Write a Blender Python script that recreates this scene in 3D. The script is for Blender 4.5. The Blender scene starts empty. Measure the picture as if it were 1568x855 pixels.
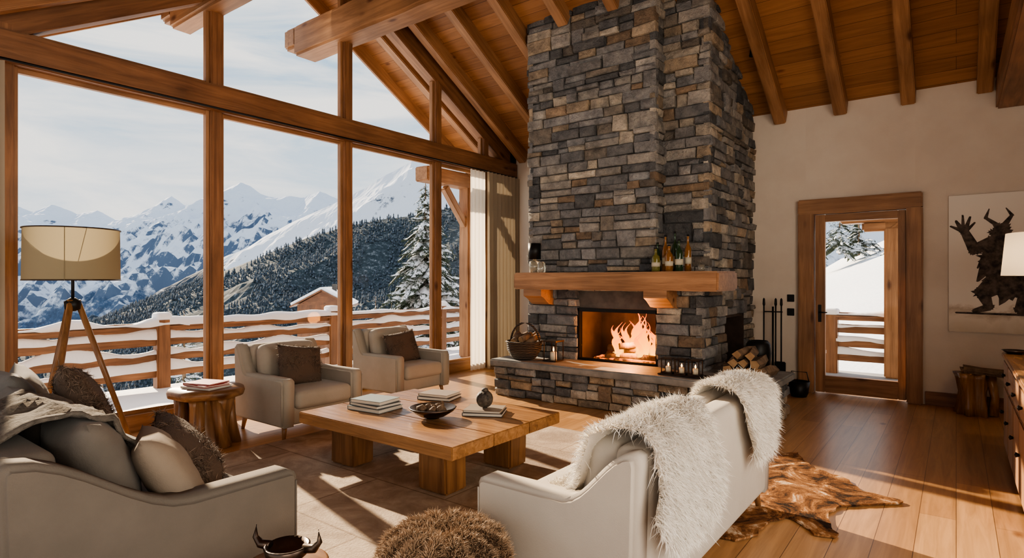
import bpy, bmesh, math, random
import numpy as np
from mathutils import Vector, Matrix, Euler, noise
random.seed(7); rng=np.random.default_rng(7)
S=bpy.context.scene
COL=S.collection
pi=math.pi
try: S.view_settings.look='AgX - Medium High Contrast'
except Exception: pass
# ------------------------------------------------------------------ materials
def newmat(name):
    m=bpy.data.materials.new(name); m.use_nodes=True
    nt=m.node_tree; b=nt.nodes['Principled BSDF']
    return m,nt,b
def N(nt,t,**k):
    n=nt.nodes.new(t)
    for a,v in k.items(): setattr(n,a,v)
    return n
def ramp(nt,fac,stops):
    r=N(nt,'ShaderNodeValToRGB'); e=r.color_ramp.elements
    e[0].position=stops[0][0]; e[0].color=(*stops[0][1],1)
    e[1].position=stops[-1][0]; e[1].color=(*stops[-1][1],1)
    for p,c in stops[1:-1]:
        x=e.new(p); x.color=(*c,1)
    nt.links.new(fac,r.inputs[0]); return r.outputs[0]
def coords(nt,scale=(1,1,1),rot=(0,0,0),rand=True):
    tc=N(nt,'ShaderNodeTexCoord'); mp=N(nt,'ShaderNodeMapping')
    mp.inputs['Scale'].default_value=scale; mp.inputs['Rotation'].default_value=rot
    if rand:
        oi=N(nt,'ShaderNodeObjectInfo'); ml=N(nt,'ShaderNodeMath',operation='MULTIPLY'); ml.inputs[1].default_value=37
        nt.links.new(oi.outputs['Random'],ml.inputs[0])
        va=N(nt,'ShaderNodeVectorMath',operation='ADD')
        nt.links.new(tc.outputs['Object'],va.inputs[0]); nt.links.new(ml.outputs[0],va.inputs[1])
        nt.links.new(va.outputs[0],mp.inputs[0])
    else: nt.links.new(tc.outputs['Object'],mp.inputs[0])
    return mp.outputs[0]
def noisetex(nt,vec,scale,detail=4,rough=.55,dist=0):
    n=N(nt,'ShaderNodeTexNoise'); n.inputs['Scale'].default_value=scale; n.inputs['Detail'].default_value=detail
    n.inputs['Roughness'].default_value=rough; n.inputs['Distortion'].default_value=dist
    nt.links.new(vec,n.inputs['Vector']); return n.outputs['Fac']
def bump(nt,b,h,strength=.3,dist=.01):
    bp=N(nt,'ShaderNodeBump'); bp.inputs['Strength'].default_value=strength; bp.inputs['Distance'].default_value=dist
    nt.links.new(h,bp.inputs['Height']); nt.links.new(bp.outputs[0],b.inputs['Normal'])
def M(name,c1,c2=None,scale=6,rough=.6,metal=0,bs=.0,bscale=None,stretch=(1,1,1),trans=0,sheen=0,bd=.01):
    m,nt,b=newmat(name)
    b.inputs['Base Color'].default_value=(*c1,1); b.inputs['Roughness'].default_value=rough; b.inputs['Metallic'].default_value=metal
    if trans: b.inputs['Transmission Weight'].default_value=trans
    if sheen: b.inputs['Sheen Weight'].default_value=sheen
    v=coords(nt,stretch)
    if c2:
        f=noisetex(nt,v,scale); nt.links.new(ramp(nt,f,[(.35,c1),(.65,c2)]),b.inputs['Base Color'])
    if bs:
        bump(nt,b,noisetex(nt,v,bscale or scale*4,5),bs,bd)
    return m
def wood(name,dark,light,rough=.5,gs=1.0,bs=.25):
    out=[]
    for ax in range(3):
        m,nt,b=newmat(name+'_'+'xyz'[ax])
        sc=[14*gs]*3; sc[ax]=.9*gs
        v=coords(nt,tuple(sc))
        f=noisetex(nt,v,1.3,6,.65,.6)
        v2=coords(nt); f2=noisetex(nt,v2,1.5,2)
        mid=tuple((a+c)/2 for a,c in zip(dark,light))
        c=ramp(nt,f,[(.28,dark),(.5,mid),(.7,light)])
        mx=N(nt,'ShaderNodeMix',data_type='RGBA',blend_type='MULTIPLY')
        mx.inputs[0].default_value=.7
        nt.links.new(c,mx.inputs[6]); nt.links.new(ramp(nt,f2,[(.3,(.6,.55,.5)),(.65,(1.15,1.1,1.05))]),mx.inputs[7])
        sk=[4.0]*3; sk[ax]=1.5
        vk=coords(nt,tuple(sk)); vo=N(nt,'ShaderNodeTexVoronoi'); vo.inputs['Scale'].default_value=.9
        nt.links.new(vk,vo.inputs['Vector'])
        mk=N(nt,'ShaderNodeMix',data_type='RGBA',blend_type='MULTIPLY'); mk.inputs[0].default_value=1
        nt.links.new(mx.outputs[2],mk.inputs[6]); nt.links.new(ramp(nt,vo.outputs['Distance'],[(.05,(.35,.25,.2)),(.14,(1,1,1))]),mk.inputs[7])
        nt.links.new(mk.outputs[2],b.inputs['Base Color'])
        b.inputs['Roughness'].default_value=rough
        bump(nt,b,f,bs,.01)
        out.append(m)
    return tuple(out)
TIMBER=wood('timber',(.14,.062,.027),(.34,.17,.08),.5)
TIMBER_L=wood('timber_light',(.21,.10,.043),(.45,.25,.125),.5)
OAKTAB=wood('table_wood',(.17,.08,.033),(.43,.24,.11),.26,bs=.4)
STUMPW=wood('stump_wood',(.11,.05,.022),(.34,.18,.08),.4)
DARKWOOD=wood('walnut',(.08,.03,.012),(.2,.085,.035),.4)
BARK=M('bark',(.10,.065,.04),(.24,.16,.10),12,.9,bs=.8,bscale=20,stretch=(1,1,.3),bd=.02)
LOGEND=M('log_end',(.38,.24,.12),(.27,.155,.075),14,.8)
def planks(name,c1,c2,length,width,rotz,rough,grainaxis,seam=(.08,.04,.02),spec=.5,gv=.75):
    m,nt,b=newmat(name)
    v=coords(nt,(1,1,1),(0,0,rotz),False)
    br=N(nt,'ShaderNodeTexBrick'); br.offset=.37; br.offset_frequency=2
    br.inputs['Color1'].default_value=(*c1,1); br.inputs['Color2'].default_value=(*c2,1); br.inputs['Mortar'].default_value=(*seam,1)
    br.inputs['Scale'].default_value=1; br.inputs['Mortar Size'].default_value=.0022; br.inputs['Mortar Smooth'].default_value=.3
    br.inputs['Brick Width'].default_value=length; br.inputs['Row Height'].default_value=width; br.inputs['Bias'].default_value=0
    nt.links.new(v,br.inputs['Vector'])
    sc=[16]*3; sc[grainaxis]=1.0
    g=noisetex(nt,coords(nt,tuple(sc),rand=False),1.2,6,.65,.8)
    mx=N(nt,'ShaderNodeMix',data_type='RGBA',blend_type='MULTIPLY'); mx.inputs[0].default_value=gv
    nt.links.new(br.outputs['Color'],mx.inputs[6]); nt.links.new(ramp(nt,g,[(.3,(.62,.56,.5)),(.65,(1.15,1.12,1.1))]),mx.inputs[7])
    sk=[3.2]*3; sk[grainaxis]=1.6
    vo=N(nt,'ShaderNodeTexVoronoi'); vo.inputs['Scale'].default_value=.8; nt.links.new(coords(nt,tuple(sk),rand=False),vo.inputs['Vector'])
    mk=N(nt,'ShaderNodeMix',data_type='RGBA',blend_type='MULTIPLY'); mk.inputs[0].default_value=1
    nt.links.new(mx.outputs[2],mk.inputs[6]); nt.links.new(ramp(nt,vo.outputs['Distance'],[(.03,(.4,.3,.25)),(.1,(1,1,1))]),mk.inputs[7])
    nt.links.new(mk.outputs[2],b.inputs['Base Color']); b.inputs['Roughness'].default_value=rough
    bump(nt,b,br.outputs['Fac'],-.3,.004)
    return m
FLOORM=planks('floor_oak',(.50,.29,.135),(.385,.21,.092),2.3,.19,pi/2,.30,1,seam=(.13,.065,.03))
CEILM=planks('ceiling_boards',(.38,.185,.074),(.26,.12,.045),3.1,.17,0,.55,0,seam=(.04,.016,.007))
PLASTER=M('plaster',(.73,.655,.555),(.69,.61,.515),3,.9,bs=.15,bscale=60)
FAB_G=M('greige_linen',(.37,.33,.275),(.33,.295,.24),4,.95,bs=.25,bscale=160,sheen=.1)
FAB_S=M('taupe_linen',(.155,.132,.108),(.13,.112,.092),4,.95,bs=.25,bscale=160,sheen=.05)
FAB_P=M('greige_velvet',(.15,.13,.108),(.115,.10,.084),4,.9,bs=.25,bscale=120,sheen=.1)
FAB_D=M('grey_velvet',(.15,.14,.125),(.115,.108,.098),4,.9,bs=.25,bscale=120,sheen=.1)
FAB_B=M('oatmeal_linen',(.27,.215,.16),(.22,.175,.132),5,.95,bs=.25,bscale=160)
FAB_W=M('cream_fabric',(.50,.455,.39),(.465,.42,.36),4,.9,bs=.15,bscale=160,sheen=.1)
THROWM=M('wool_throw',(.15,.128,.105),(.085,.072,.058),30,.95,bs=.8,bscale=90,bd=.01)
BLACK=M('black_iron',(.015,.015,.015),None,5,.45,.6)
SOOT=M('soot',(.03,.018,.012),(.055,.034,.024),6,.9)
BRONZE=M('bronze',(.10,.07,.05),(.05,.035,.03),8,.3,.9)
SNOW=M('snow',(.88,.90,.94),(.84,.87,.92),3,.8,bs=.5,bscale=8,bd=.03)
SLATE=M('slate_slab',(.26,.25,.235),(.15,.15,.145),5,.6,bs=.6,bscale=14,bd=.015)
LINTEL=M('lintel_slate',(.13,.115,.10),(.07,.065,.06),6,.7,bs=.6,bscale=12)
MORTAR=M('mortar',(.12,.11,.10),(.07,.065,.06),12,.95)
PAVE=M('terrace_paving',(.30,.30,.31),(.42,.42,.43),2,.8)
def transl(name,c,fac,bs=0):
    m,nt,b=newmat(name); b.inputs['Base Color'].default_value=(*c,1); b.inputs['Roughness'].default_value=.9
    if bs: bump(nt,b,noisetex(nt,coords(nt),120,4),bs,.01)
    tl=N(nt,'ShaderNodeBsdfTranslucent'); tl.inputs[0].default_value=(*c,1); mx=N(nt,'ShaderNodeMixShader'); mx.inputs[0].default_value=fac
    nt.links.new(b.outputs[0],mx.inputs[1]); nt.links.new(tl.outputs[0],mx.inputs[2]); nt.links.new(mx.outputs[0],nt.nodes['Material Output'].inputs[0])
    return m
SHEER=transl('sheer_curtain',(.88,.83,.74),.5)
CURT=transl('beige_curtain',(.42,.355,.27),.14,.2)
SHADE=transl('lamp_shade_linen',(.33,.28,.18),.35)
SHADE2=transl('lamp_shade_white',(.85,.80,.72),.45)
GLASS,nt,b=newmat('window_glass'); nt.nodes.remove(b)
tr=N(nt,'ShaderNodeBsdfTransparent'); gl=N(nt,'ShaderNodeBsdfGlossy'); gl.inputs['Roughness'].default_value=.0
lw=N(nt,'ShaderNodeFresnel'); lw.inputs[0].default_value=1.2; mx=N(nt,'ShaderNodeMixShader')
nt.links.new(lw.outputs[0],mx.inputs[0]); nt.links.new(tr.outputs[0],mx.inputs[1]); nt.links.new(gl.outputs[0],mx.inputs[2]); nt.links.new(mx.outputs[0],nt.nodes['Material Output'].inputs[0])
STONE,nt,b=newmat('stone'); at=N(nt,'ShaderNodeAttribute',attribute_name='scol')
v=coords(nt,rand=False); f=noisetex(nt,v,7,6,.68); f2=noisetex(nt,v,30,5,.7)
mx=N(nt,'ShaderNodeMix',data_type='RGBA',blend_type='MULTIPLY'); mx.inputs[0].default_value=1
nt.links.new(at.outputs['Color'],mx.inputs[6]); nt.links.new(ramp(nt,f,[(.3,(.5,.5,.51)),(.5,(1,.98,.96)),(.7,(1.55,1.48,1.38))]),mx.inputs[7])
nt.links.new(mx.outputs[2],b.inputs['Base Color']); b.inputs['Roughness'].default_value=.85
ad=N(nt,'ShaderNodeMath',operation='MULTIPLY_ADD'); ad.inputs[1].default_value=.45
nt.links.new(f2,ad.inputs[0]); nt.links.new(f,ad.inputs[2]); bump(nt,b,ad.outputs[0],1.0,.08)
def furmat(name,root,tip,var=.35,spread=None):
    m,nt,b=newmat(name); at=N(nt,'ShaderNodeAttribute',attribute_name='fcol'); sp=N(nt,'ShaderNodeSeparateColor')
    nt.links.new(at.outputs['Color'],sp.inputs[0])
    c=ramp(nt,sp.outputs[1],[(0,root),(1,tip)])
    mx=N(nt,'ShaderNodeMix',data_type='RGBA',blend_type='MULTIPLY'); mx.inputs[0].default_value=1
    nt.links.new(c,mx.inputs[6]); nt.links.new(ramp(nt,sp.outputs[0],[(0,(1-var,)*3),(1,(1+var*.4,)*3)]),mx.inputs[7])
    nt.links.new(mx.outputs[2],b.inputs['Base Color']); b.inputs['Roughness'].default_value=.7
    b.inputs['Specular IOR Level'].default_value=.25
    return m
FUR_W=furmat('sheepskin_wool',(.80,.72,.60),(.97,.94,.88),.12)
FUR_B=furmat('brown_fur',(.07,.047,.034),(.30,.215,.16),.5)
FUR_P=furmat('pouf_fur',(.09,.052,.03),(.60,.42,.27),.45)
NEEDLE=furmat('needles',(.02,.035,.02),(.06,.09,.05),.5)
# ------------------------------------------------------------------ mesh helpers
def link(name,me,mat=None,parent=None,loc=(0,0,0),rot=(0,0,0),smooth=False):
    o=bpy.data.objects.new(name,me); COL.objects.link(o)
    o.location=loc; o.rotation_euler=rot
    if parent: o.parent=parent
    if mat and not me.materials: me.materials.append(mat)
    if smooth:
        me.polygons.foreach_set('use_smooth',[True]*len(me.polygons))
    return o
def empty(name,loc=(0,0,0),rz=0):
    o=bpy.data.objects.new(name,None); COL.objects.link(o); o.location=loc; o.rotation_euler=(0,0,rz); o.empty_display_size=.1
    return o
def py(name,vs,fs,mat,parent=None,loc=(0,0,0),rot=(0,0,0),smooth=False):
    me=bpy.data.meshes.new(name); me.from_pydata([tuple(v) for v in vs],[],fs); me.update()
    return link(name,me,mat,parent,loc,rot,smooth)
def box(name,p0,p1,mat,parent=None,bev=.006,seg=2,rot=(0,0,0),smooth=False,rough=0):
    c=[(a+b_)/2 for a,b_ in zip(p0,p1)]; s=[abs(b_-a) for a,b_ in zip(p0,p1)]
    if isinstance(mat,tuple): mat=mat[s.index(max(s))]
    bm=bmesh.new(); bmesh.ops.create_cube(bm,size=1)
    bmesh.ops.scale(bm,vec=s,verts=bm.verts)
    bev=min(bev,min(s)*.45)
    if bev>0: bmesh.ops.bevel(bm,geom=bm.edges[:]+bm.verts[:],offset=bev,segments=seg,affect='EDGES')
    if rough:
        ax=s.index(max(s)); n=max(2,int(s[ax]/.25))
        for k in range(1,n):
            co=[0,0,0]; co[ax]=-s[ax]/2+s[ax]*k/n; no=[0,0,0]; no[ax]=1
            bmesh.ops.bisect_plane(bm,geom=bm.verts[:]+bm.edges[:]+bm.faces[:],plane_co=co,plane_no=no)
        for v in bm.verts:
            q=(v.co+Vector(c))*2.3
            v.co+=Vector((noise.noise(q),noise.noise(q+Vector((9,0,0))),noise.noise(q+Vector((0,9,0)))))*rough
    me=bpy.data.meshes.new(name); bm.to_mesh(me); bm.free()
    return link(name,me,mat,parent,c,rot,smooth)
def beam(name,a,b,w,h,mat,parent=None,bev=.015,rough=0):
    a=Vector(a); b=Vector(b); L=(b-a).length
    d=(b-a).normalized(); q=d.to_track_quat('X','Z')
    o=box(name,(-L/2,-w/2,-h/2),(L/2,w/2,h/2),mat,parent,bev,rough=rough)
    o.location=(a+b)/2; o.rotation_euler=q.to_euler()
    return o
def cush(name,size,c,mat,parent=None,r=.05,bulge=0,rot=(0,0,0),n=6,wr=.0):
    h=[x/2 for x in size]; r=min(r,min(h)*.98)
    ax=[]
    for k in range(3):
        e=h[k]-r; l=[-(e+r*math.tan(math.radians(t))) for t in (45,30,15)]
        l+=[-e+2*e*i/n for i in range(n+1)]+[(e+r*math.tan(math.radians(t))) for t in (15,30,45)]
        ax.append(l)
    vd={};vs=[];fs=[]
    def vid(p):
        k=tuple(round(x,5) for x in p)
        if k in vd: return vd[k]
        inn=Vector([max(-(h[i]-r),min(h[i]-r,p[i])) for i in range(3)]); q=Vector(p); dl=q-inn
        if dl.length>1e-9: q=inn+dl.normalized()*r
        u=[max(-1,min(1,q[i]/h[i])) for i in range(3)]
        if bulge:
            for i in range(3):
                a_,b_=(i+1)%3,(i+2)%3
                q[i]+=bulge*u[i]*(1-u[a_]**2)*(1-u[b_]**2)*(size[a_]*size[b_]/max(size[0]*size[1],size[1]*size[2],size[0]*size[2]))
        if wr:
            w=(q+Vector(c))*9; q+=Vector((noise.noise(w),noise.noise(w+Vector((7,0,0))),noise.noise(w+Vector((0,7,0)))))*wr
        vd[k]=len(vs); vs.append(q); return vd[k]
    for i in range(3):
        a_,b_=(i+1)%3,(i+2)%3
        for sgn in (-1,1):
            A=ax[a_];B=ax[b_]
            for m_ in range(len(A)-1):
                for k in range(len(B)-1):
                    q=[]
                    for (x,y) in ((m_,k),(m_+1,k),(m_+1,k+1),(m_,k+1)):
                        p=[0,0,0]; p[i]=sgn*h[i]; p[a_]=A[x]; p[b_]=B[y]; q.append(vid(p))
                    if sgn<0: q.reverse()
                    fs.append(q)
    return py(name,vs,fs,mat,parent,c,rot,True)
def pillow(name,w,h,t,c,rot,mat,parent=None,n=16):
    vs=[];fs=[]
    for sgn in (1,-1):
        o=len(vs)
        for i in range(n+1):
            for j in range(n+1):
                x=-1+2*i/n; z=-1+2*j/n
                th=max(0,(1-abs(x)**2.6)*(1-abs(z)**2.6))**.45
                X=x*(1-.07*(1-z*z)*abs(x)); Z=z*(1-.07*(1-x*x)*abs(z))
                wv=noise.noise(Vector((x*2+c[0]*3,z*2,sgn*3+c[1])))*.14+noise.noise(Vector((x*5+c[0]*3,z*5,sgn*3+c[1])))*.06
                vs.append((X*w/2, sgn*t/2*th*(1+wv), Z*h/2))
        for i in range(n):
            for j in range(n):
                a=o+i*(n+1)+j; q=[a,a+1,a+n+2,a+n+1]
                if sgn<0: q.reverse()
                fs.append(q)
    ob=py(name,vs,fs,mat,parent,c,rot,True)
    bm=bmesh.new(); bm.from_mesh(ob.data); bmesh.ops.remove_doubles(bm,verts=bm.verts,dist=.0005); bmesh.ops.recalc_face_normals(bm,faces=bm.faces); bm.to_mesh(ob.data); bm.free()
    ob.data.polygons.foreach_set('use_smooth',[True]*len(ob.data.polygons))
    return ob
def lathe(name,prof,c,mat,parent=None,seg=24,rot=(0,0,0),irr=0,sc=(1,1,1),smooth=True):
    vs=[];fs=[]
    for (r,z) in prof:
        for k in range(seg):
            a=2*pi*k/seg; rr=r
            if irr: rr=r*(1+irr*noise.noise(Vector((math.cos(a)*1.8,math.sin(a)*1.8,z*1.5+c[0]*5)))*1.6)
            vs.append((rr*math.cos(a)*sc[0],rr*math.sin(a)*sc[1],z*sc[2]))
    m_=len(prof)
    for i in range(m_-1):
        for k in range(seg):
            k2=(k+1)%seg
            fs.append([i*seg+k,i*seg+k2,(i+1)*seg+k2,(i+1)*seg+k])
    if prof[0][0]>1e-4: fs.append(list(range(seg-1,-1,-1)))
    if prof[-1][0]>1e-4: fs.append([(m_-1)*seg+k for k in range(seg)])
    ob=py(name,vs,fs,mat,parent,c,rot,False)
    if smooth:
        ob.data.polygons.foreach_set('use_smooth',[len(p.vertices)==4 for p in ob.data.polygons])
    return ob
def tube(name,pts,rad,mat,parent=None,seg=8,loc=(0,0,0),endmat=None,irr=0):
    pts=[Vector(p) for p in pts]; n=len(pts)
    if not hasattr(rad,'__len__'): rad=[rad]*n
    vs=[];fs=[]
    up=Vector((0,0,1)); d0=(pts[1]-pts[0]).normalized()
    if abs(d0.dot(up))>.9: up=Vector((1,0,0))
    for i,p in enumerate(pts):
        d=(pts[min(i+1,n-1)]-pts[max(i-1,0)]).normalized(); s=d.cross(up).normalized(); t=s.cross(d)
        for k in range(seg):
            a=2*pi*k/seg; rr=rad[i]*(1+(irr*noise.noise(Vector((k*1.3,0,i*.7))+p*3) if irr else 0))
            vs.append(p+(s*math.cos(a)+t*math.sin(a))*rr)
    for i in range(n-1):
        for k in range(seg):
            k2=(k+1)%seg; fs.append([i*seg+k,i*seg+k2,(i+1)*seg+k2,(i+1)*seg+k])
    fs.append(list(range(seg-1,-1,-1))); fs.append([(n-1)*seg+k for k in range(seg)])
    ob=py(name,vs,fs,mat,parent,loc,(0,0,0),False)
    ob.data.polygons.foreach_set('use_smooth',[len(p.vertices)==4 and seg>5 for p in ob.data.polygons])
    if endmat:
        ob.data.materials.append(endmat); ob.data.polygons[-1].material_index=1; ob.data.polygons[-2].material_index=1
    return ob
def rawmesh(name,V,T,attr=None,an='fcol'):
    me=bpy.data.meshes.new(name); me.vertices.add(len(V)); me.vertices.foreach_set('co',V.astype(np.float32).ravel())
    me.loops.add(len(T)*3); me.loops.foreach_set('vertex_index',T.astype(np.int32).ravel())
    me.polygons.add(len(T)); me.polygons.foreach_set('loop_start',np.arange(0,len(T)*3,3,dtype=np.int32))
    try: me.polygons.foreach_set('loop_total',np.full(len(T),3,dtype=np.int32))
    except Exception: pass
    me.update(calc_edges=True)
    if attr is not None:
        a=me.attributes.new(an,'FLOAT_COLOR','POINT'); a.data.foreach_set('color',attr.astype(np.float32).ravel())
    return me
def fur(name,src,count,length,width,mat,spread=.5,droop=.3,lvar=.4,parent=None,clump=0):
    me=src.data; me.calc_loop_triangles()
    V=np.zeros(len(me.vertices)*3); me.vertices.foreach_get('co',V); V=V.reshape(-1,3)
    VN=np.array([v.normal for v in me.vertices])
    T=np.zeros(len(me.loop_triangles)*3,dtype=np.int64); me.loop_triangles.foreach_get('vertices',T); T=T.reshape(-1,3)
    A,B,C=V[T[:,0]],V[T[:,1]],V[T[:,2]]
    ar=np.linalg.norm(np.cross(B-A,C-A),axis=1); p=ar/ar.sum()
    idx=rng.choice(len(T),count,p=p)
    u=rng.random(count); w=rng.random(count); m_=u+w>1; u[m_]=1-u[m_]; w[m_]=1-w[m_]
    P=A[idx]+(B-A)[idx]*u[:,None]+(C-A)[idx]*w[:,None]
    Nn=VN[T[idx,0]]*(1-u-w)[:,None]+VN[T[idx,1]]*u[:,None]+VN[T[idx,2]]*w[:,None]
    Nn/=np.linalg.norm(Nn,axis=1)[:,None]+1e-9
    d=Nn+rng.normal(0,spread,(count,3))
    if clump:
        q=P*clump
        fl=np.stack([np.sin(q[:,0]*7+q[:,1]*5)+np.sin(q[:,2]*9+q[:,0]*3),np.sin(q[:,1]*8+q[:,2]*6)+np.cos(q[:,0]*6),np.cos(q[:,0]*5+q[:,2]*7)],1)
        d+=fl*.35
    d/=np.linalg.norm(d,axis=1)[:,None]+1e-9
    L=length*(1-lvar+2*lvar*rng.random(count))[:,None]
    side=np.cross(d,rng.normal(0,1,(count,3))); side/=np.linalg.norm(side,axis=1)[:,None]+1e-9
    g=np.array([0,0,-1.])
    R=src.rotation_euler.to_matrix(); g=np.array(R.transposed()@Vector(g))
    mid=P+d*L*.5+g*droop*L*.12; tip=P+d*L*.9+g*droop*L*.5+rng.normal(0,.15,(count,3))*L
    W=width
    VV=np.stack([P-side*W/2,P+side*W/2,mid-side*W*.4,mid+side*W*.4,tip],1).reshape(-1,3)
    b0=np.arange(count)[:,None]*5
    TT=np.concatenate([b0+np.array([[0,1,3]]),b0+np.array([[0,3,2]]),b0+np.array([[2,3,4]])],1).reshape(-1,3)
    rn=rng.random(count)
    at=np.zeros((count,5,4)); at[:,:,0]=rn[:,None]; at[:,:,1]=np.array([0,0,.5,.5,1]); at[:,:,3]=1
    m2=rawmesh(name,VV,TT,at.reshape(-1,4)); m2.polygons.foreach_set('use_smooth',[True]*len(m2.polygons))
    o=link(name,m2,mat,parent or src.parent,src.location[:],src.rotation_euler[:])
    return o
# ------------------------------------------------------------------ room shell
RY=4.9; RZ=6.0; SL=.57
def ceil(y): return RZ-SL*abs(y-RY)
XW=-6.5; YB=8.7
fl=box('floor',(-6.7,-1.6,-.12),(3.2,8.86,0),FLOORM,bev=0); 
def recenter(o):
    for v in o.data.vertices: v.co+=o.location
    o.location=(0,0,0)
recenter(fl)
def slope(name,y0,y1,x0,x1,t,mat):
    z0,z1=ceil(y0),ceil(y1)
    vs=[(x0,y0,z0),(x1,y0,z0),(x1,y1,z1),(x0,y1,z1),(x0,y0,z0+t),(x1,y0,z0+t),(x1,y1,z1+t),(x0,y1,z1+t)]
    fs=[(0,3,2,1),(4,5,6,7),(0,1,5,4),(1,2,6,5),(2,3,7,6),(3,0,4,7)]
    return py(name,vs,fs,mat)
cn=empty('ceiling'); 
for nm,a,b_ in (('boards_north',RY,9.6),('boards_south',RY,-1.6)):
    o=slope(nm,a,b_,-7.7,3.2,.16,CEILM); o.parent=cn
    s=slope('snow_cover_'+nm[7:],a,b_,-7.75,3.2,.16,SNOW); s.parent=cn; s.location=(0,0,.165)
rf=empty('ceiling_rafters')
k=0; x=-.465-.73*9
while x<3.1:
    for y0,y1 in ((RY,YB-.02 if x>XW-.1 else 9.55),(RY,-1.5)):
        if -4.75<x<-2.25 and y1>RY: 
            y1=6.58
        z0=ceil(y0)-.105; z1=ceil(y1)-.105
        beam('rafter_%d'%k,(x,y0,z0),(x,y1,z1),.15,.22,TIMBER_L,rf,.012,rough=.006); k+=1
    x+=.73
pl=empty('roof_purlins')
def carvedbeam(nm,y,z0,z1,x0,x1,w):
    box(nm,(x0+.25,y-w/2,z0),(x1,y+w/2,z1),TIMBER_L,pl,.03,rough=.012)
    box(nm+'_nose',(x0,y-w/2,z0+.12),(x0+.3,y+w/2,z1),TIMBER_L,pl,.04)
carvedbeam('ridge_beam',4.92,4.70,5.12,-7.75,3.0,.36)
carvedbeam('mid_purlin',3.16,4.46,4.74,-7.6,3.0,.26)
box('king_post',(-3.1,4.85,5.1),(-2.9,5.0,5.95),TIMBER,pl)
tb=empty('roof_truss')
box('tie_beam',(.36,-1.2,3.46),(.66,8.68,3.80),TIMBER,tb,.02)
beam('truss_strut',(.30,7.2,4.30),(-.35,7.05,4.62),.10,.12,TIMBER_L,tb)
box('truss_post',(.4,4.8,3.8),(.6,5.0,5.9),TIMBER,tb)
sl=empty('ceiling_spotlight',(-1.98,7.6,ceil(7.6)-.02)); lathe('can',[(.045,-.16),(.05,-.15),(.05,-.03),(.03,0)],(0,0,0),BLACK,sl,16,rot=(.2,.25,0))
ww=empty('timber_window_frame')
posts=[-.35,1.37,3.18,4.94,6.66,7.83]
gl_top=lambda y: ceil(y)-.36
for i,y in enumerate(posts):
    box('post_%d'%i,(-6.64,y-.065,0),(-6.5,y+.065,gl_top(y)+.1),TIMBER,ww,.012,rough=.003)
    for j,o_ in enumerate((-.08,.08)):
        box('post_bead_%d_%d'%(i,j),(-6.62,y+o_-.018,.1),(-6.55,y+o_+.018,gl_top(y)),TIMBER_L,ww,.004)
box('main_beam',(-6.72,-1.5,3.37),(-6.46,8.69,3.66),TIMBER,ww,.02,rough=.006)
box('sill_beam',(-6.72,-1.5,0),(-6.5,8.69,.16),TIMBER_L,ww,.01)
box('corner_post',(-6.72,8.5,0),(-6.5,8.69,3.9),TIMBER,ww,.01)
for i,(a,b_) in enumerate(((RY,8.69),(RY,-1.5))):
    beam('gable_rafter_%d'%i,(-6.6,a,ceil(a)-.2),(-6.6,b_,ceil(b_)-.2),.2,.36,TIMBER,ww,.01)
    beam('verge_board_%d'%i,(-7.7,a,ceil(a)-.06),(-7.7,9.6 if i==0 else b_,ceil(9.6 if i==0 else b_)-.06),.06,.30,TIMBER_L,ww,.01)
edges=[-1.5]+posts+[8.5]
for i in range(len(edges)-1):
    a,b_=edges[i],edges[i+1]; w=empty('window_%d'%(i+1),(-6.6,(a+b_)/2,0)); hw=(b_-a)/2-.08; cy=(a+b_)/2
    py('pane_lower',[(0,-hw,.15),(0,hw,.15),(0,hw,3.40),(0,-hw,3.40)],[(0,1,2,3)],GLASS,w)
    top=[(0,-hw,3.64),(0,hw,3.64),(0,hw,gl_top(b_-.1))]
    if a<RY<b_: top.append((0,RY-cy,gl_top(RY)))
    top.append((0,-hw,max(3.66,gl_top(a+.1))))
    if gl_top(cy)>3.7: py('pane_gable',top,[list(range(len(top)))],GLASS,w)
    box('sash_bottom',(-.03,-hw,.15),(.03,hw,.20),TIMBER_L,w,.004); box('sash_top',(-.03,-hw,3.33),(.03,hw,3.375),TIMBER_L,w,.004)
    box('sash_gable',(-.03,-hw,3.655),(.03,hw,3.70),TIMBER_L,w,.004)
def wallpiece(nm,x0,x1,z0,z1,par): 
    o=box(nm,(x0,YB,z0),(x1,YB+.16,z1),PLASTER,par,0); return o
wb=empty('wall_back')
wallpiece('panel_a',-6.72,-1.62,0,3.95,wb); wallpiece('panel_b',-.40,1.35,0,3.95,wb); wallpiece('panel_c',-1.62,-.40,2.46,3.95,wb)
wr=box('wall_right',(1.2,4.2,0),(1.35,8.70,5.9),PLASTER,bev=0)
box('baseboard_back',(-.30,8.665,0),(1.2,8.70,.16),TIMBER,bev=.006)
box('baseboard_back_left',(-2.25,8.665,0),(-1.70,8.70,.16),TIMBER,bev=.006)
box('baseboard_right',(1.165,4.2,0),(1.2,8.66,.16),TIMBER,bev=.006)
tr_=empty('trim_door')
box('jamb_left',(-1.70,8.60,0),(-1.51,8.86,2.40),TIMBER_L,tr_,.015,rough=.006)
box('jamb_right',(-.485,8.60,0),(-.32,8.86,2.40),TIMBER_L,tr_,.015,rough=.006)
box('head',(-1.70,8.59,2.38),(-.32,8.86,2.58),TIMBER_L,tr_,.015,rough=.006)
dr=empty('door_1',(-1.0,8.72,0))
box('stile_left',(-.50,-.04,.02),(-.385,.04,2.375),TIMBER_L,dr); box('stile_right',(.425,-.04,.02),(.51,.04,2.375),TIMBER_L,dr)
box('rail_top',(-.385,-.04,2.28),(.425,.04,2.375),TIMBER_L,dr); box('rail_bottom',(-.385,-.04,.02),(.425,.04,.24),TIMBER_L,dr)
py('pane',[(-.385,0,.24),(.425,0,.24),(.425,0,2.28),(-.385,0,2.28)],[(0,1,2,3)],GLASS,dr)
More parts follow.
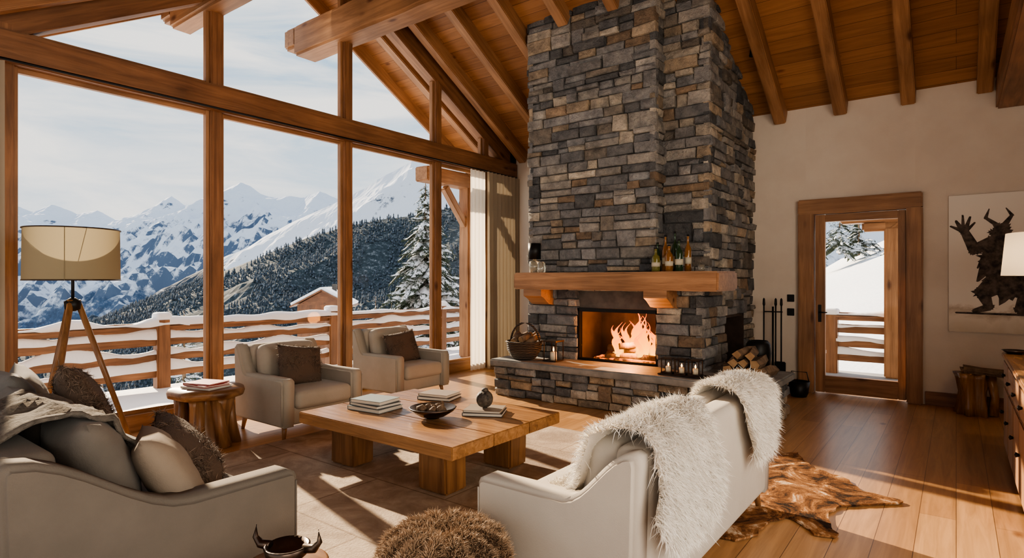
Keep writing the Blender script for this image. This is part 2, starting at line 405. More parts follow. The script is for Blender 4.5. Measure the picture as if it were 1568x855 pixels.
box('handle_plate',(-.465,-.052,.95),(-.425,-.04,1.18),BLACK,dr,.003); tube('handle_lever',[(-.445,-.05,1.08),(-.445,-.09,1.08),(-.35,-.095,1.08)],.008,BLACK,dr)
for z in (1.07,1.26):
    s=box('light_switch',(-1.85,8.685,z-.05),(-1.76,8.70,z+.05),BLACK,bev=.004)
s=box('wall_outlet',(.02,8.685,.26),(.09,8.70,.33),BLACK,bev=.004)
# ------------------------------------------------------------------ fireplace
fp=empty('stone_fireplace')
sv=[];sf=[];sc=[]
PAL=[((.185,.192,.20),5),((.265,.265,.265),5.5),((.11,.116,.122),3),((.34,.325,.30),4.5),((.38,.31,.23),2.0),((.29,.215,.15),1.1),((.47,.425,.355),1.9),((.20,.18,.155),2.5)]
def stone(o,u,n,a,b_,z0,z1,warm):
    ws=[w*(warm if i in(4,5,6) else 1) for i,(c,w) in enumerate(PAL)]
    c=random.choices(PAL,ws)[0][0]; j=random.uniform(.75,1.3); c=[x*j for x in c]
    g=.005; p=random.uniform(.008,.060); ch=random.uniform(.006,.018)
    base=len(sv); jt=lambda s_:random.uniform(-s_,s_)
    ring=[(a+g,z0+g),(b_-g,z0+g),(b_-g,z1-g),(a+g,z1-g)]
    ring=[(x+jt(.009),z+jt(.007)) for x,z in ring]
    for x,z in ring: sv.append(o+u*x+Vector((0,0,z))-n*.05)
    for x,z in ring: sv.append(o+u*x+Vector((0,0,z))+n*(p-ch))
    cx=(a+b_)/2; cz=(z0+z1)/2
    fr=[]
    for x,z in ring:
        fr.append((x+math.copysign(ch*1.2,cx-x),z+math.copysign(ch*.9,cz-z)))
    for x,z in fr: sv.append(o+u*x+Vector((0,0,z))+n*(p+jt(.010)))
    sv.append(o+u*(cx+jt(.2*(b_-a)))+Vector((0,0,cz+jt(.2*(z1-z0))))+n*(p+random.uniform(0,.018)))
    flip = u.cross(Vector((0,0,1))).dot(n)<0
    fa=[]
    for k in range(4):
        k2=(k+1)%4
        fa.append([base+k,base+k2,base+4+k2,base+4+k]); fa.append([base+4+k,base+4+k2,base+8+k2,base+8+k]); fa.append([base+8+k,base+8+k2,base+12])
    if flip: fa=[list(reversed(f_)) for f_ in fa]
    sf.extend(fa); sc.extend([(c[0],c[1],c[2],1)]*13)
def stones(o,u,n,w,z0,z1,warm=1.0,big=1.0):
    o=Vector(o);u=Vector(u);n=Vector(n); z=z0
    while z<z1-.01:
        H=random.uniform(.09,.24)*big
        if z1-(z+H)<.07: H=z1-z
        x=0
        while x<w-.005:
            L=random.uniform(.15,.50)*big
            if w-(x+L)<.12: L=w-x
            r_=random.random()
            if H>.15 and r_<.8:
                sp=random.choice((random.uniform(.35,.5),random.uniform(.5,.68))); m1=z+H*sp
                for (q0,q1) in ((z,m1),(m1,z+H)):
                    if L>.34 and random.random()<.5:
                        xm=x+L*random.uniform(.35,.65); stone(o,u,n,x,xm,q0,q1,warm); stone(o,u,n,xm,x+L,q0,q1,warm)
                    else: stone(o,u,n,x,x+L,q0,q1,warm)
            else: stone(o,u,n,x,x+L,z,z+H,warm)
            x+=L
        z+=H
X1,X2,X3=-4.68,-2.87,-2.31; YF=6.6; YF2=6.85
FY=(0,-1,0); PX=(1,0,0)
stones((X1-.03,YF,0),PX,FY,X2-X1+.06,1.36,5.1)
stones((X2,YF2,0),PX,FY,X3-X2+.03,1.36,5.0,1.7)
stones((X2,YF-.03,0),(0,1,0),PX,YF2-YF+.02,1.36,5.1,1)
stones((X3,YF2-.03,0),(0,1,0),PX,8.7-YF2+.03,1.36,5.0,1.0)
stones((X1,YF-.03,0),(0,1,0),(-1,0,0),8.7-YF+.03,.45,5.1)
stones((X1-.03,YF,0),PX,FY,(-3.93)-(X1-.03),.45,1.40)
stones((-2.84,YF,0),PX,FY,X3+2.84+.03,.45,1.40,1.6)
stones((X3,YF-.03,0),(0,1,0),PX,7.44-YF+.03,.30,1.40,1.2)
stones((X3,8.25,0),(0,1,0),PX,.45,0,1.40); stones((X3,7.44,0),(0,1,0),PX,.81,1.06,1.40); stones((X3,7.2,0),(0,1,0),PX,1.05,0,.30)
stones((-4.85,6.05,0),PX,FY,3.36,0,.38,1.8,.85); stones((-1.52,6.03,0),(0,1,0),PX,1.12,0,.38,1.8,.85); stones((-4.82,6.03,0),(0,1,0),(-1,0,0),1.12,0,.38)
me=bpy.data.meshes.new('stones'); me.from_pydata([tuple(v) for v in sv],[],sf); me.update()
a=me.attributes.new('scol','FLOAT_COLOR','POINT'); a.data.foreach_set('color',np.array(sc,dtype=np.float32).ravel())
link('stone_veneer',me,STONE,fp)
e=.025
box('core_left_pier',(X1+e,YF+e,0),(-3.95,7.25,1.40),MORTAR,fp,0); box('core_right_pier',(-2.82,YF+e,0),(X3-e,7.25,1.40),MORTAR,fp,0)
box('core_rear',(X1+e,7.25,0),(-2.65,8.69,5.0),MORTAR,fp,0)
box('core_rear_low',(-2.66,7.2,0),(X3-e,8.69,.30),MORTAR,fp,0); box('core_rear_hi',(-2.66,7.2,1.06),(X3-e,8.69,5.0),MORTAR,fp,0)
box('core_rear_n1',(-2.66,7.2,.3),(X3-e,7.46,1.06),MORTAR,fp,0); box('core_rear_n2',(-2.66,8.23,.3),(X3-e,8.69,1.06),MORTAR,fp,0)
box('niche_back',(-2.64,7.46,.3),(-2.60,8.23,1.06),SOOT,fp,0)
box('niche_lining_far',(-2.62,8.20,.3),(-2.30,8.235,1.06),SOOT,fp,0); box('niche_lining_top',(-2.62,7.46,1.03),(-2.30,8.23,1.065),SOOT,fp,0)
box('core_upper',(X1+e,YF+e,1.38),(X2-e,7.26,5.0),MORTAR,fp,0); box('core_upper_r',(X2-e,YF2+e,1.38),(X3-e,7.26,5.0),MORTAR,fp,0)
box('lintel',(-3.97,YF+.05,1.13),(-2.82,YF+.35,1.40),LINTEL,fp,.02,rough=.01)
box('firebox_back',(-3.95,7.18,.4),(-2.82,7.25,1.4),SOOT,fp,0); box('firebox_top',(-3.95,YF+.1,1.13),(-2.82,7.2,1.16),SOOT,fp,0)
box('firebox_left',(-3.95,YF+.06,.45),(-3.90,7.2,1.14),SOOT,fp,0); box('firebox_right',(-2.87,YF+.06,.45),(-2.82,7.2,1.14),SOOT,fp,0)
for i,(p0,p1) in enumerate((((-3.95,YF+.0,.47),(-3.91,YF+.05,1.14)),((-2.86,YF,.47),(-2.82,YF+.05,1.14)),((-3.95,YF,1.10),(-2.82,YF+.05,1.145)),((-3.95,YF,.465),(-2.82,YF+.05,.50)))):
    box('firebox_frame_%d'%i,p0,p1,BLACK,fp,.004)
py('firebox_glass',[(-3.9,YF+.03,.5),(-2.86,YF+.03,.5),(-2.86,YF+.03,1.1),(-3.9,YF+.03,1.1)],[(0,1,2,3)],GLASS,fp)
box('hearth_core',(-4.79,6.08,0),(-1.55,7.14,.38),MORTAR,fp,0)
box('hearth_slab',(-4.90,5.96,.385),(-1.44,7.18,.47),SLATE,fp,.015,rough=.010)
box('mantel_beam',(-4.72,6.24,1.385),(-2.0,6.92,1.605),TIMBER_L,fp,.02,rough=.01)
for i,x in enumerate((-4.42,-2.72)):
    pr=[(6.26,1.385),(6.62,1.385),(6.62,1.17),(6.45,1.19),(6.33,1.27),(6.26,1.30)]
    vs=[(x-.14,y,z) for y,z in pr]+[(x+.14,y,z) for y,z in pr]; n=len(pr)
    fs=[list(range(n)),list(range(2*n-1,n-1,-1))]+[[k_,n+k_,n+(k_+1)%n,(k_+1)%n] for k_ in range(n)]
    py('corbel_%d'%i,vs,fs,TIMBER_L[0],fp)
# fire
fe=empty('log_fire',(-3.30,6.88,.47))
for i,(a_,b_,r_) in enumerate((((-.38,.08,.06),(.36,.1,.06),.055),((-.3,-.12,.05),(.4,-.1,.06),.05),((-.32,-.02,.15),(.3,.03,.13),.05),((-.1,-.15,.2),(.22,.15,.19),.04))):
    tube('fire_log_%d'%i,[Vector(a_),(Vector(a_)+Vector(b_))/2+Vector((0,.01,.01)),Vector(b_)],[r_,r_*1.1,r_*.9],BARK,fe,10,irr=.3)
EMB,nt,b=newmat('embers'); v=coords(nt); f=noisetex(nt,v,16,4)
nt.links.new(ramp(nt,f,[(.42,(.02,.006,.003)),(.62,(1,.18,.015))]),b.inputs['Emission Color']); b.inputs['Emission Strength'].default_value=3; b.inputs['Base Color'].default_value=(.03,.02,.02,1)
cush('ember_bed',(.9,.35,.05),(0,0,.02),EMB,fe,.02,wr=.02)
FLAME,nt,b=newmat('flame'); nt.nodes.remove(b)
tc=N(nt,'ShaderNodeTexCoord'); sx=N(nt,'ShaderNodeSeparateXYZ'); nt.links.new(tc.outputs['Generated'],sx.inputs[0])
em=N(nt,'ShaderNodeEmission'); nt.links.new(ramp(nt,sx.outputs[2],[(0,(1,.50,.08)),(.4,(1,.30,.02)),(1,(1,.11,.004))]),em.inputs[0]); em.inputs[1].default_value=4.0
lw=N(nt,'ShaderNodeLayerWeight'); lw.inputs[0].default_value=.35
mp=N(nt,'ShaderNodeMath',operation='POWER'); mp.inputs[1].default_value=.8; nt.links.new(lw.outputs['Facing'],mp.inputs[0])
tr=N(nt,'ShaderNodeBsdfTransparent'); mx=N(nt,'ShaderNodeMixShader'); nt.links.new(mp.outputs[0],mx.inputs[0]); nt.links.new(em.outputs[0],mx.inputs[1]); nt.links.new(tr.outputs[0],mx.inputs[2]); nt.links.new(mx.outputs[0],nt.nodes['Material Output'].inputs[0])
for i in range(26):
    x=random.gauss(.04,.18); x=max(-.38,min(.36,x)); h=(.62-.8*abs(x-.04))*random.uniform(.55,1.0); h=max(h,.12); r_=random.uniform(.025,.055); y=random.uniform(-.12,.12)
    pts=[];rad=[]
    for t in range(15):
        q=t/14; pts.append((x+.055*math.sin(q*7+i)*q*1.2,y+.02*math.cos(q*4+i*2)*q,.05+h*q)); rad.append(max(.001,r_*(math.sin(pi*min(1,(q*.85+.15)))**.8)*(1-q)**.5*(1+.35*math.sin(q*12+i))))
    tube('flame_%d'%i,pts,rad,FLAME,fe,12,irr=.4)
L=bpy.data.lights.new('fire_light','POINT'); L.energy=75; L.color=(1,.36,.09); L.shadow_soft_size=.12
o=bpy.data.objects.new('fire_light',L); COL.objects.link(o); o.parent=fe; o.location=(.05,-.14,.3)
# mantel items
LABEL=M('label',(.5,.45,.34),None,rough=.8)
def bottle(loc,h,r,mat,capm):
    e_=empty('liquor_bottle',loc)
    lathe('body',[(r*.9,0),(r,.01),(r,h*.55),(r*.85,h*.64),(r*.34,h*.74),(r*.3,h*.92),(r*.36,h*.93),(r*.36,h*.97)],(0,0,0),mat,e_,18)
    lathe('cap',[(r*.38,h*.95),(r*.38,h)],(0,0,0),capm,e_,12); lathe('label',[(r*1.01,h*.20),(r*1.01,h*.38)],(0,0,0),LABEL,e_,18)
AMB=M('amber_glass',(.45,.20,.04),None,rough=.08,trans=.6); GRN=M('green_glass',(.02,.05,.022),None,rough=.08,trans=.2); CLR=M('clear_glass',(.8,.78,.68),None,rough=.05,trans=.85); OLV=M('olive_glass',(.30,.28,.08),None,rough=.08,trans=.6)
for (x,y,h,r,m_) in ((-2.79,6.50,.34,.040,GRN),(-2.76,6.38,.27,.048,OLV),(-2.68,6.47,.42,.038,AMB),(-2.60,6.38,.30,.045,AMB),(-2.59,6.53,.46,.038,GRN),(-2.50,6.42,.36,.046,GRN),(-2.44,6.54,.42,.038,AMB)):
    bottle((x,y,1.607),h,r,m_,BLACK)
c=empty('tumbler_glass',(-2.24,6.40,1.607)); lathe('glass',[(.03,0),(.035,.005),(.038,.07),(.034,.07),(.03,.01),(0,.01)],(0,0,0),CLR,c,16)
c=empty('candle_holder',(-4.48,6.40,1.607)); lathe('black_shade',[(.085,.18),(.085,.39),(.08,.39),(.08,.18)],(0,0,0),BLACK,c,24); lathe('glass_base',[(.07,0),(.07,.15),(.03,.16),(.03,.2)],(0,0,0),CLR,c,20)
c=empty('glass_jar',(-4.34,6.36,1.607)); lathe('jar',[(.05,0),(.055,.01),(.055,.11),(.04,.13),(.04,.14)],(0,0,0),CLR,c,20)
WICK,nt,b=newmat('wicker'); v=coords(nt); w_=N(nt,'ShaderNodeTexWave'); w_.bands_direction='Z'; w_.inputs['Scale'].default_value=14; w_.inputs['Distortion'].default_value=3; nt.links.new(v,w_.inputs[0])
nt.links.new(ramp(nt,w_.outputs[1],[(.2,(.03,.022,.018)),(.8,(.16,.11,.075))]),b.inputs['Base Color']); b.inputs['Roughness'].default_value=.8; bump(nt,b,w_.outputs[1],1,.02)
bk=empty('log_basket',(-4.52,6.22,.473))
lathe('basket',[(.13,0),(.16,.02),(.225,.12),(.235,.22),(.25,.23),(.23,.24),(.20,.21),(.18,.05),(0,.04)],(0,0,0),WICK,bk,32)
tube('handle',[(.235*math.cos(t),0.02,.2+.27*math.sin(t)) for t in [pi*i/12 for i in range(13)]],.014,WICK,bk)
for i in range(6):
    a_=i*1.1; tube('log_%d'%i,[(.1*math.cos(a_)-.02,.1*math.sin(a_)-.08,.2+.03*(i%3)),(.1*math.cos(a_)+.06*math.cos(i),.1*math.sin(a_)+.1,.30+.02*(i%2))],.042,BARK,bk,10,endmat=LOGEND)
WAX=M('wax',(.8,.72,.55),None,rough=.5)
CFL,nt,b=newmat('candle_flame'); b.inputs['Emission Color'].default_value=(1,.4,.08,1); b.inputs['Emission Strength'].default_value=12
def lantern(name,loc,s=1):
    e_=empty(name,loc)
    for i,(x,y) in enumerate(((-.07,-.07),(.07,-.07),(.07,.07),(-.07,.07))): box('post_%d'%i,(x*s-.005,y*s-.005,0),(x*s+.005,y*s+.005,.2*s),BRONZE,e_,.001)
    box('base',(-.08*s,-.08*s,0),(.08*s,.08*s,.015),BRONZE,e_,.003); box('cap',(-.08*s,-.08*s,.195*s),(.08*s,.08*s,.21*s),BRONZE,e_,.003)
    lathe('candle',[(.035*s,.015),(.035*s,.09*s),(0,.09*s)],(0,0,0),WAX,e_,16)
    lathe('wick_flame',[(0,.092*s),(.010,.108*s),(.006,.13*s),(0,.145*s)],(0,0,0),CFL,e_,8)
    return e_
lantern('glass_lantern',(-4.10,6.28,.475),1.25)
tv=empty('votive_tray',(-2.36,6.14,.475)); box('tray',(-.24,-.09,0),(.24,.09,.015),BRONZE,tv,.004)
for i,x in enumerate((-.15,.0,.15)):
    l=lantern('votive_%d'%i,(0,0,0),.80); l.parent=tv; l.location=(x,0,.015)
fwp=empty('firewood_pile',(-1.82,6.66,.475))
for i,(x,z) in enumerate(((-.17,.055),(-.05,.05),(.07,.055),(.19,.05),(-.11,.14),(.02,.145),(.13,.135),(-.03,.23),(.07,.225))):
    dx=random.uniform(-.06,.06); tube('split_log_%d'%i,[(x-dx*.4,-.2,z),(x+dx*.5,0,z+.005),(x+dx,.2,z+random.uniform(-.01,.015))],[.06,.064,.056],BARK,fwp,4 if i%3 else 5,endmat=LOGEND,irr=.5)
pt=empty('iron_pot',(-1.80,7.03,.475)); lathe('pot',[(.08,0),(.12,.05),(.14,.2),(.13,.30),(.10,.34),(.09,.34),(.11,.28),(.08,.05),(0,.03)],(0,0,0),BLACK,pt,24)
ft=empty('fireplace_tool_set',(-1.97,8.42,0)); lathe('base',[(.14,0),(.14,.015),(.02,.03),(.012,.05)],(0,0,0),BLACK,ft,24)
tube('stand',[(0,0,.02),(0,0,1.15)],.013,BLACK,ft); tube('crossbar',[(-.12,0,1.08),(.12,0,1.08)],.008,BLACK,ft)
for i,x in enumerate((-.11,.04,.11)): tube('tool_%d'%i,[(x,-.02,1.2),(x,-.03,.25)],.010,BLACK,ft); lathe('grip_%d'%i,[(.008,0),(.018,.03),(.014,.1),(0,.12)],(x,-.02,1.15),BLACK,ft,10)
box('shovel',(.03,-.06,.12),(.17,-.03,.42),BLACK,ft,.01); lathe('brush',[(.05,0),(.045,.14),(.02,.18),(0,.19)],(-.11,-.03,.12),BLACK,ft,12)
dp=empty('coal_hod',(-1.62,8.28,0)); lathe('pan',[(.09,0),(.11,.05),(.13,.20),(.12,.20),(.10,.04),(0,.03)],(0,0,0),BLACK,dp,20); tube('handle',[(-.12,0,.18),(-.09,0,.32),(.09,0,.32),(.12,0,.18)],.007,BLACK,dp)
# ------------------------------------------------------------------ curtains
def curtain(name,y0,y1,x,z1,mat,folds,amp):
    vs=[];fs=[]; n=folds*10; mz=8
    for j in range(mz+1):
        z=.02+(z1-.02)*j/mz
        for i in range(n+1):
            t=i/n; ph=2*pi*folds*t
            vs.append((x+amp*math.sin(ph)*(1-.25*j/mz)+.012*noise.noise(Vector((t*9,z,0))),y0+(y1-y0)*t+.012*math.sin(ph*2+1),z))
    for j in range(mz):
        for i in range(n): a_=j*(n+1)+i; fs.append([a_,a_+1,a_+n+2,a_+n+1])
    o=py(name,vs,fs,mat,None,smooth=True); return o
curtain('sheer_curtain',7.24,7.62,-6.36,3.34,SHEER,4,.035)
curtain('beige_curtain',7.60,8.52,-6.30,3.34,CURT,9,.055)
curtain('beige_curtain.001',.7,1.32,-6.32,3.34,CURT,6,.055)
tube('curtain_rod',[(-6.34,.5,3.36),(-6.34,8.5,3.36)],.012,BLACK)
# ------------------------------------------------------------------ seating
def armpanel(name,x0,x1,D,H,armH,sw,mat,par):
    ys=D/2-sw; pr=[(-D/2,.13),(-D/2,armH-.035),(-D/2+.01,armH-.012),(-D/2+.035,armH)]
    for k in range(0,9):
        t=k/8; pr.append((ys+(D/2-.03-ys)*t, armH+(H-armH)*(t*t*(3-2*t))))
    pr+=[(D/2-.005,H-.015),(D/2,H-.05),(D/2-.02,.13)]
    bm=bmesh.new(); a_=[bm.verts.new((x0,y,z)) for y,z in pr]; b_=[bm.verts.new((x1,y,z)) for y,z in pr]; n=len(pr)
    f1=bm.faces.new(a_); f2=bm.faces.new(b_[::-1])
    for k in range(n): bm.faces.new([a_[k],b_[k],b_[(k+1)%n],a_[(k+1)%n]])
    bmesh.ops.recalc_face_normals(bm,faces=bm.faces)
    ed=list(set(f1.edges[:]+f2.edges[:])); bmesh.ops.bevel(bm,geom=ed,offset=.022,segments=3,affect='EDGES')
    me=bpy.data.meshes.new(name); bm.to_mesh(me); bm.free(); o=link(name,me,mat,par)
    me.polygons.foreach_set('use_smooth',[len(p.vertices)<=4 for p in me.polygons]); return o
def sofa(name,loc,rz,W,D,H,armH,armT,backT,n,mat,cmat,legm,seat=.45,bc=True,bcn=None,sweep=.36):
    e_=empty(name,loc,rz); iw=W-2*armT
    cush('base',(iw+.04,D-.08,.18),(0,0,.22),mat,e_,.03)
    for s_ in (-1,1):
        xa=s_*W/2; xb=s_*(W/2-armT); armpanel('arm_%s'%('l' if s_<0 else 'r'),min(xa,xb),max(xa,xb),D,H,armH,sweep,mat,e_)
        tube('piping_%s'%('l' if s_<0 else 'r'),[(s_*(W/2-.004),-D/2+.012,.15),(s_*(W/2-.004),-D/2+.012,armH-.05)],.005,mat,e_,6)
    cush('back',(iw+.03,backT,H-.15),(0,D/2-backT/2-.005,.14+(H-.15)/2),mat,e_,.05,.01)
    sw=iw/n
    for i in range(n):
        cx=-iw/2+sw*(i+.5)
        cush('seat_cushion_%d'%i,(sw-.012,D-backT-.0,.17),(cx,-backT/2-.02,seat-.085),cmat,e_,.05,.02)
    bn=bcn or n; bw=iw/bn
    if bc:
        for i in range(bn):
            cx=-iw/2+bw*(i+.5)
            cush('back_cushion_%d'%i,(bw-.015,.17,H-seat-.02),(cx,D/2-backT-.085,seat+(H-seat)/2),cmat,e_,.07,.035,rot=(math.radians(-10),0,0),wr=.006)
    for i,(sx_,sy_) in enumerate(((-1,-1),(1,-1),(-1,1),(1,1))):
        x=sx_*(W/2-.08); y=sy_*(D/2-.09)
        tube('leg_%d'%i,[(x,y,.15),(x+sx_*.02,y+sy_*.02,0)],[.028,.016],legm,e_,10)
    return e_
LEG=DARKWOOD[2]
WARM_LEG=STUMPW[2]
ls=sofa('greige_sofa',(-3.86,1.06,0),pi,2.72,1.10,.88,.60,.17,.20,2,FAB_S,FAB_S,LEG,bc=False,sweep=.62)
w1=sofa('cream_sofa',(-1.365,3.08,0),-pi/2,2.06,.80,.83,.60,.14,.16,2,FAB_W,FAB_W,WARM_LEG,sweep=.34)
c1=sofa('armchair',(-5.38,3.47,0),pi/2,.92,.88,.86,.58,.14,.14,1,FAB_G,FAB_G,WARM_LEG,sweep=.22)
c2=sofa('armchair.001',(-5.76,5.20,0),pi/2,.92,.86,.88,.58,.14,.14,1,FAB_G,FAB_G,WARM_LEG,sweep=.22)
FB=M('fur_base',(.09,.06,.042),None,rough=.9)
def furpillow(name,w,h,t,c,rot,count=28000):
    e_=empty(name,c); p=pillow('cushion',w,h,t,(0,0,0),rot,FB,e_); fur('fur',p,count,.045,.0032,FUR_B,.6,.3,clump=4)
    return e_
furpillow('fur_pillow',.50,.42,.17,(-5.30,3.43,.64),(math.radians(-16),math.radians(8),pi/2),18000)
furpillow('fur_pillow.001',.50,.42,.17,(-5.68,5.15,.64),(math.radians(-16),math.radians(-6),pi/2),14000)
def cpill(name,w,h,t,c,rot,mat): 
    e_=empty(name,c); pillow('cover',w,h,t,(0,0,0),rot,mat,e_); return e_
R=math.radians
cpill('back_pillow',.68,.52,.27,(-3.03,.93,.69),(R(18),0,R(-6)),FAB_P)
cpill('back_pillow.001',.66,.52,.24,(-3.72,.90,.70),(R(16),0,R(-4)),FAB_P)
cpill('back_pillow.002',.66,.52,.24,(-4.28,.92,.75),(R(16),0,R(3)),FAB_D)
cpill('accent_pillow',.50,.44,.19,(-2.86,1.18,.63),(R(30),R(-4),R(-22)),FAB_B)
cpill('accent_pillow.001',.46,.42,.18,(-4.70,1.12,.74),(R(20),R(8),R(-10)),FAB_D)
furpillow('fur_pillow.002',.56,.44,.19,(-3.10,1.36,.62),(R(42),R(4),R(-26)),36000)
furpillow('fur_pillow.003',.56,.48,.19,(-3.86,1.16,.80),(R(24),R(-10),R(-20)),36000)
def drape(name,path,hw,axis,cent,mat,n=26,m_=16,wob=.015,seed=0,edge=.12):
    P=[Vector((a_,b_)) for a_,b_ in path]; ds=[0]
    for i in range(1,len(P)): ds.append(ds[-1]+(P[i]-P[i-1]).length)
    vs=[];fs=[]
    for i in range(n+1):
        d=ds[-1]*i/n; k_=max(j for j in range(len(ds)) if ds[j]<=d+1e-9); k_=min(k_,len(P)-2)
        t=(d-ds[k_])/(ds[k_+1]-ds[k_]); q=P[k_].lerp(P[k_+1],t)
        tn=(P[k_+1]-P[k_]).normalized(); nn=Vector((-tn.y,tn.x))
        w=hw*(1+edge*math.sin(i*.55+seed)+edge*noise.noise(Vector((i*.3,seed,0)))) * (min(1,.62+.12*min(i,n-i)))
        for j in range(m_+1):
            s_=-1+2*j/m_; off=wob*noise.noise(Vector((i*.35,j*.5,seed)))+wob*.8
            p=q+nn*off; l=cent+w*s_
            vs.append((p.x,l,p.y) if axis=='Y' else (l,p.x,p.y))
    for i in range(n):
        for j in range(m_): a_=i*(m_+1)+j; fs.append([a_,a_+1,a_+m_+2,a_+m_+1])
    o=py(name,vs,fs,mat,None,smooth=True)
    bm=bmesh.new(); bm.from_mesh(o.data); bmesh.ops.recalc_face_normals(bm,faces=bm.faces); bm.to_mesh(o.data); bm.free()
    return o
SKB=M('sheepskin_base',(.85,.78,.68),None,rough=.9)
def sheep(name,cent,hw,zout,seed,cnt):
    e_=empty(name)
    path=[(-1.54,.50),(-1.38,.51),(-1.28,.61),(-1.23,.76),(-1.18,.865),(-1.08,.90),(-.985,.885),(-.94,.81),(-.925,.7),(-.92,zout)]
    o=drape('hide',path,hw,'Y',cent,SKB,seed=seed,edge=.11); o.parent=e_
    me=o.data
    s_=sum((p.normal.z for p in me.polygons if p.center.z>.86))
    if s_<0: me.flip_normals()
    me.update()
    fur('wool',o,cnt,.058,.0038,FUR_W,.36,.9,clump=2.6)
sheep('sheepskin_throw',2.47,.34,.43,1,64000)
sheep('sheepskin_throw.001',3.62,.27,.50,4,50000)
tbk=empty('wool_throw_blanket'); 
o=drape('blanket',[(1.12,.62),(1.06,.80),(.96,.95),(.82,1.0),(.66,.98),(.53,.93),(.465,.84),(.45,.5),(.45,.12)],.36,'X',-3.18,THROWM,wob=.035,seed=3,edge=.05,n=40,m_=24); o.parent=tbk
md=o.modifiers.new('s','SOLIDIFY'); md.thickness=.015
# pouf
pf=empty('fur_pouf',(-1.63,1.70,0))
prof=[(.15,.02),(.21,.05),(.25,.16),(.255,.30),(.245,.41),(.21,.475),(.14,.51),(.06,.505),(0,.47)]
vs=[];fs=[];sg=72
for (r_,z) in prof:
    for k in range(sg):
        a_=2*pi*k/sg; lob=abs(math.cos(a_*6)); rr=r_*(1+.06*lob*(1 if z>.1 else 0)); vs.append((rr*math.cos(a_),rr*math.sin(a_),z-.045*(1-lob)*(.03<r_<.25 and z>.3)))
for i in range(len(prof)-1):
    for k in range(sg): fs.append([i*sg+k,i*sg+(k+1)%sg,(i+1)*sg+(k+1)%sg,(i+1)*sg+k])
o=py('seat',vs,fs,M('pouf_base',(.12,.075,.045),None,rough=.9),pf,smooth=True)
fur('fur',o,70000,.032,.0030,FUR_P,.32,.3,clump=1.5)
# ------------------------------------------------------------------ rugs
RUG,nt,b=newmat('patchwork_hide'); v=coords(nt,rand=False); f=noisetex(nt,v,3.2,6,.65,.8); f2=noisetex(nt,v,60,4)
br=N(nt,'ShaderNodeTexBrick'); br.offset=.4; nt.links.new(v,br.inputs[0]); br.inputs['Scale'].default_value=1; br.inputs['Brick Width'].default_value=1.15; br.inputs['Row Height'].default_value=.72; br.inputs['Mortar Size'].default_value=.008
br.inputs['Color1'].default_value=(1,1,1,1); br.inputs['Color2'].default_value=(.8,.78,.76,1); br.inputs['Mortar'].default_value=(.6,.55,.5,1)
mx=N(nt,'ShaderNodeMix',data_type='RGBA',blend_type='MULTIPLY'); mx.inputs[0].default_value=1
nt.links.new(ramp(nt,f,[(.3,(.24,.175,.125)),(.5,(.38,.295,.22)),(.68,(.54,.44,.34))]),mx.inputs[6]); nt.links.new(br.outputs[0],mx.inputs[7]); nt.links.new(mx.outputs[2],b.inputs['Base Color']); b.inputs['Roughness'].default_value=.9
bump(nt,b,f2,.5,.01)
o=box('patchwork_rug',(-5.0,1.62,.0),(-1.9,5.0,.015),RUG,bev=.006); recenter(o)
COWM,nt,b=newmat('brindle_hide'); v=coords(nt,(1,1,1),(0,0,.5),False); f=noisetex(nt,v,3.4,9,.74,1.2); f2=noisetex(nt,v,90,3)
nt.links.new(ramp(nt,f,[(.40,(.018,.011,.008)),(.48,(.13,.055,.022)),(.56,(.30,.145,.06)),(.64,(.66,.53,.38))]),b.inputs['Base Color']); b.inputs['Roughness'].default_value=.9; b.inputs['Specular IOR Level'].default_value=.15; bump(nt,b,f2,.5,.008)
out=[(-1.34,5.30),(-1.22,5.36),(-1.10,5.52),(-1.00,5.30),(-.878,5.11),(-.76,5.06),(-.637,4.99),(-.57,4.86),(-.527,4.78),(-.42,4.76),(-.28,4.72),(-.36,4.62),(-.497,4.50),(-.60,4.38),(-.656,4.22),(-.61,4.02),(-.55,3.84),(-.66,3.80),(-.747,3.93),(-.84,3.97),(-.92,3.85),(-.93,3.60),(-1.0,3.44),(-1.12,3.42),(-1.16,3.62),(-1.2,3.9),(-1.35,4.05),(-1.62,4.2),(-1.55,4.45),(-1.45,4.7),(-1.52,4.95),(-1.66,5.1),(-1.5,5.2)]
pts=[]
for i in range(len(out)):
    a_=Vector(out[i]); b_=Vector(out[(i+1)%len(out)])
    for t in (0,.25,.5,.75):
        q=a_.lerp(b_,t); q+=Vector((noise.noise(Vector((q.x*14,q.y*14,0))),noise.noise(Vector((q.x*14,q.y*14,5)))))*.03; pts.append(q)
bm=bmesh.new(); vv=[bm.verts.new((p.x,p.y,.006)) for p in pts]; f_=bm.faces.new(vv); 
if f_.normal.z<0: f_.normal_flip()
r_=bmesh.ops.extrude_face_region(bm,geom=[f_]); bmesh.ops.translate(bm,vec=(0,0,.012),verts=[g for g in r_['geom'] if isinstance(g,bmesh.types.BMVert)])
bmesh.ops.triangulate(bm,faces=bm.faces[:]); bmesh.ops.recalc_face_normals(bm,faces=bm.faces)
me=bpy.data.meshes.new('hide'); bm.to_mesh(me); bm.free(); cwe=empty('cowhide_rug'); o=link('hide',me,COWM,cwe)
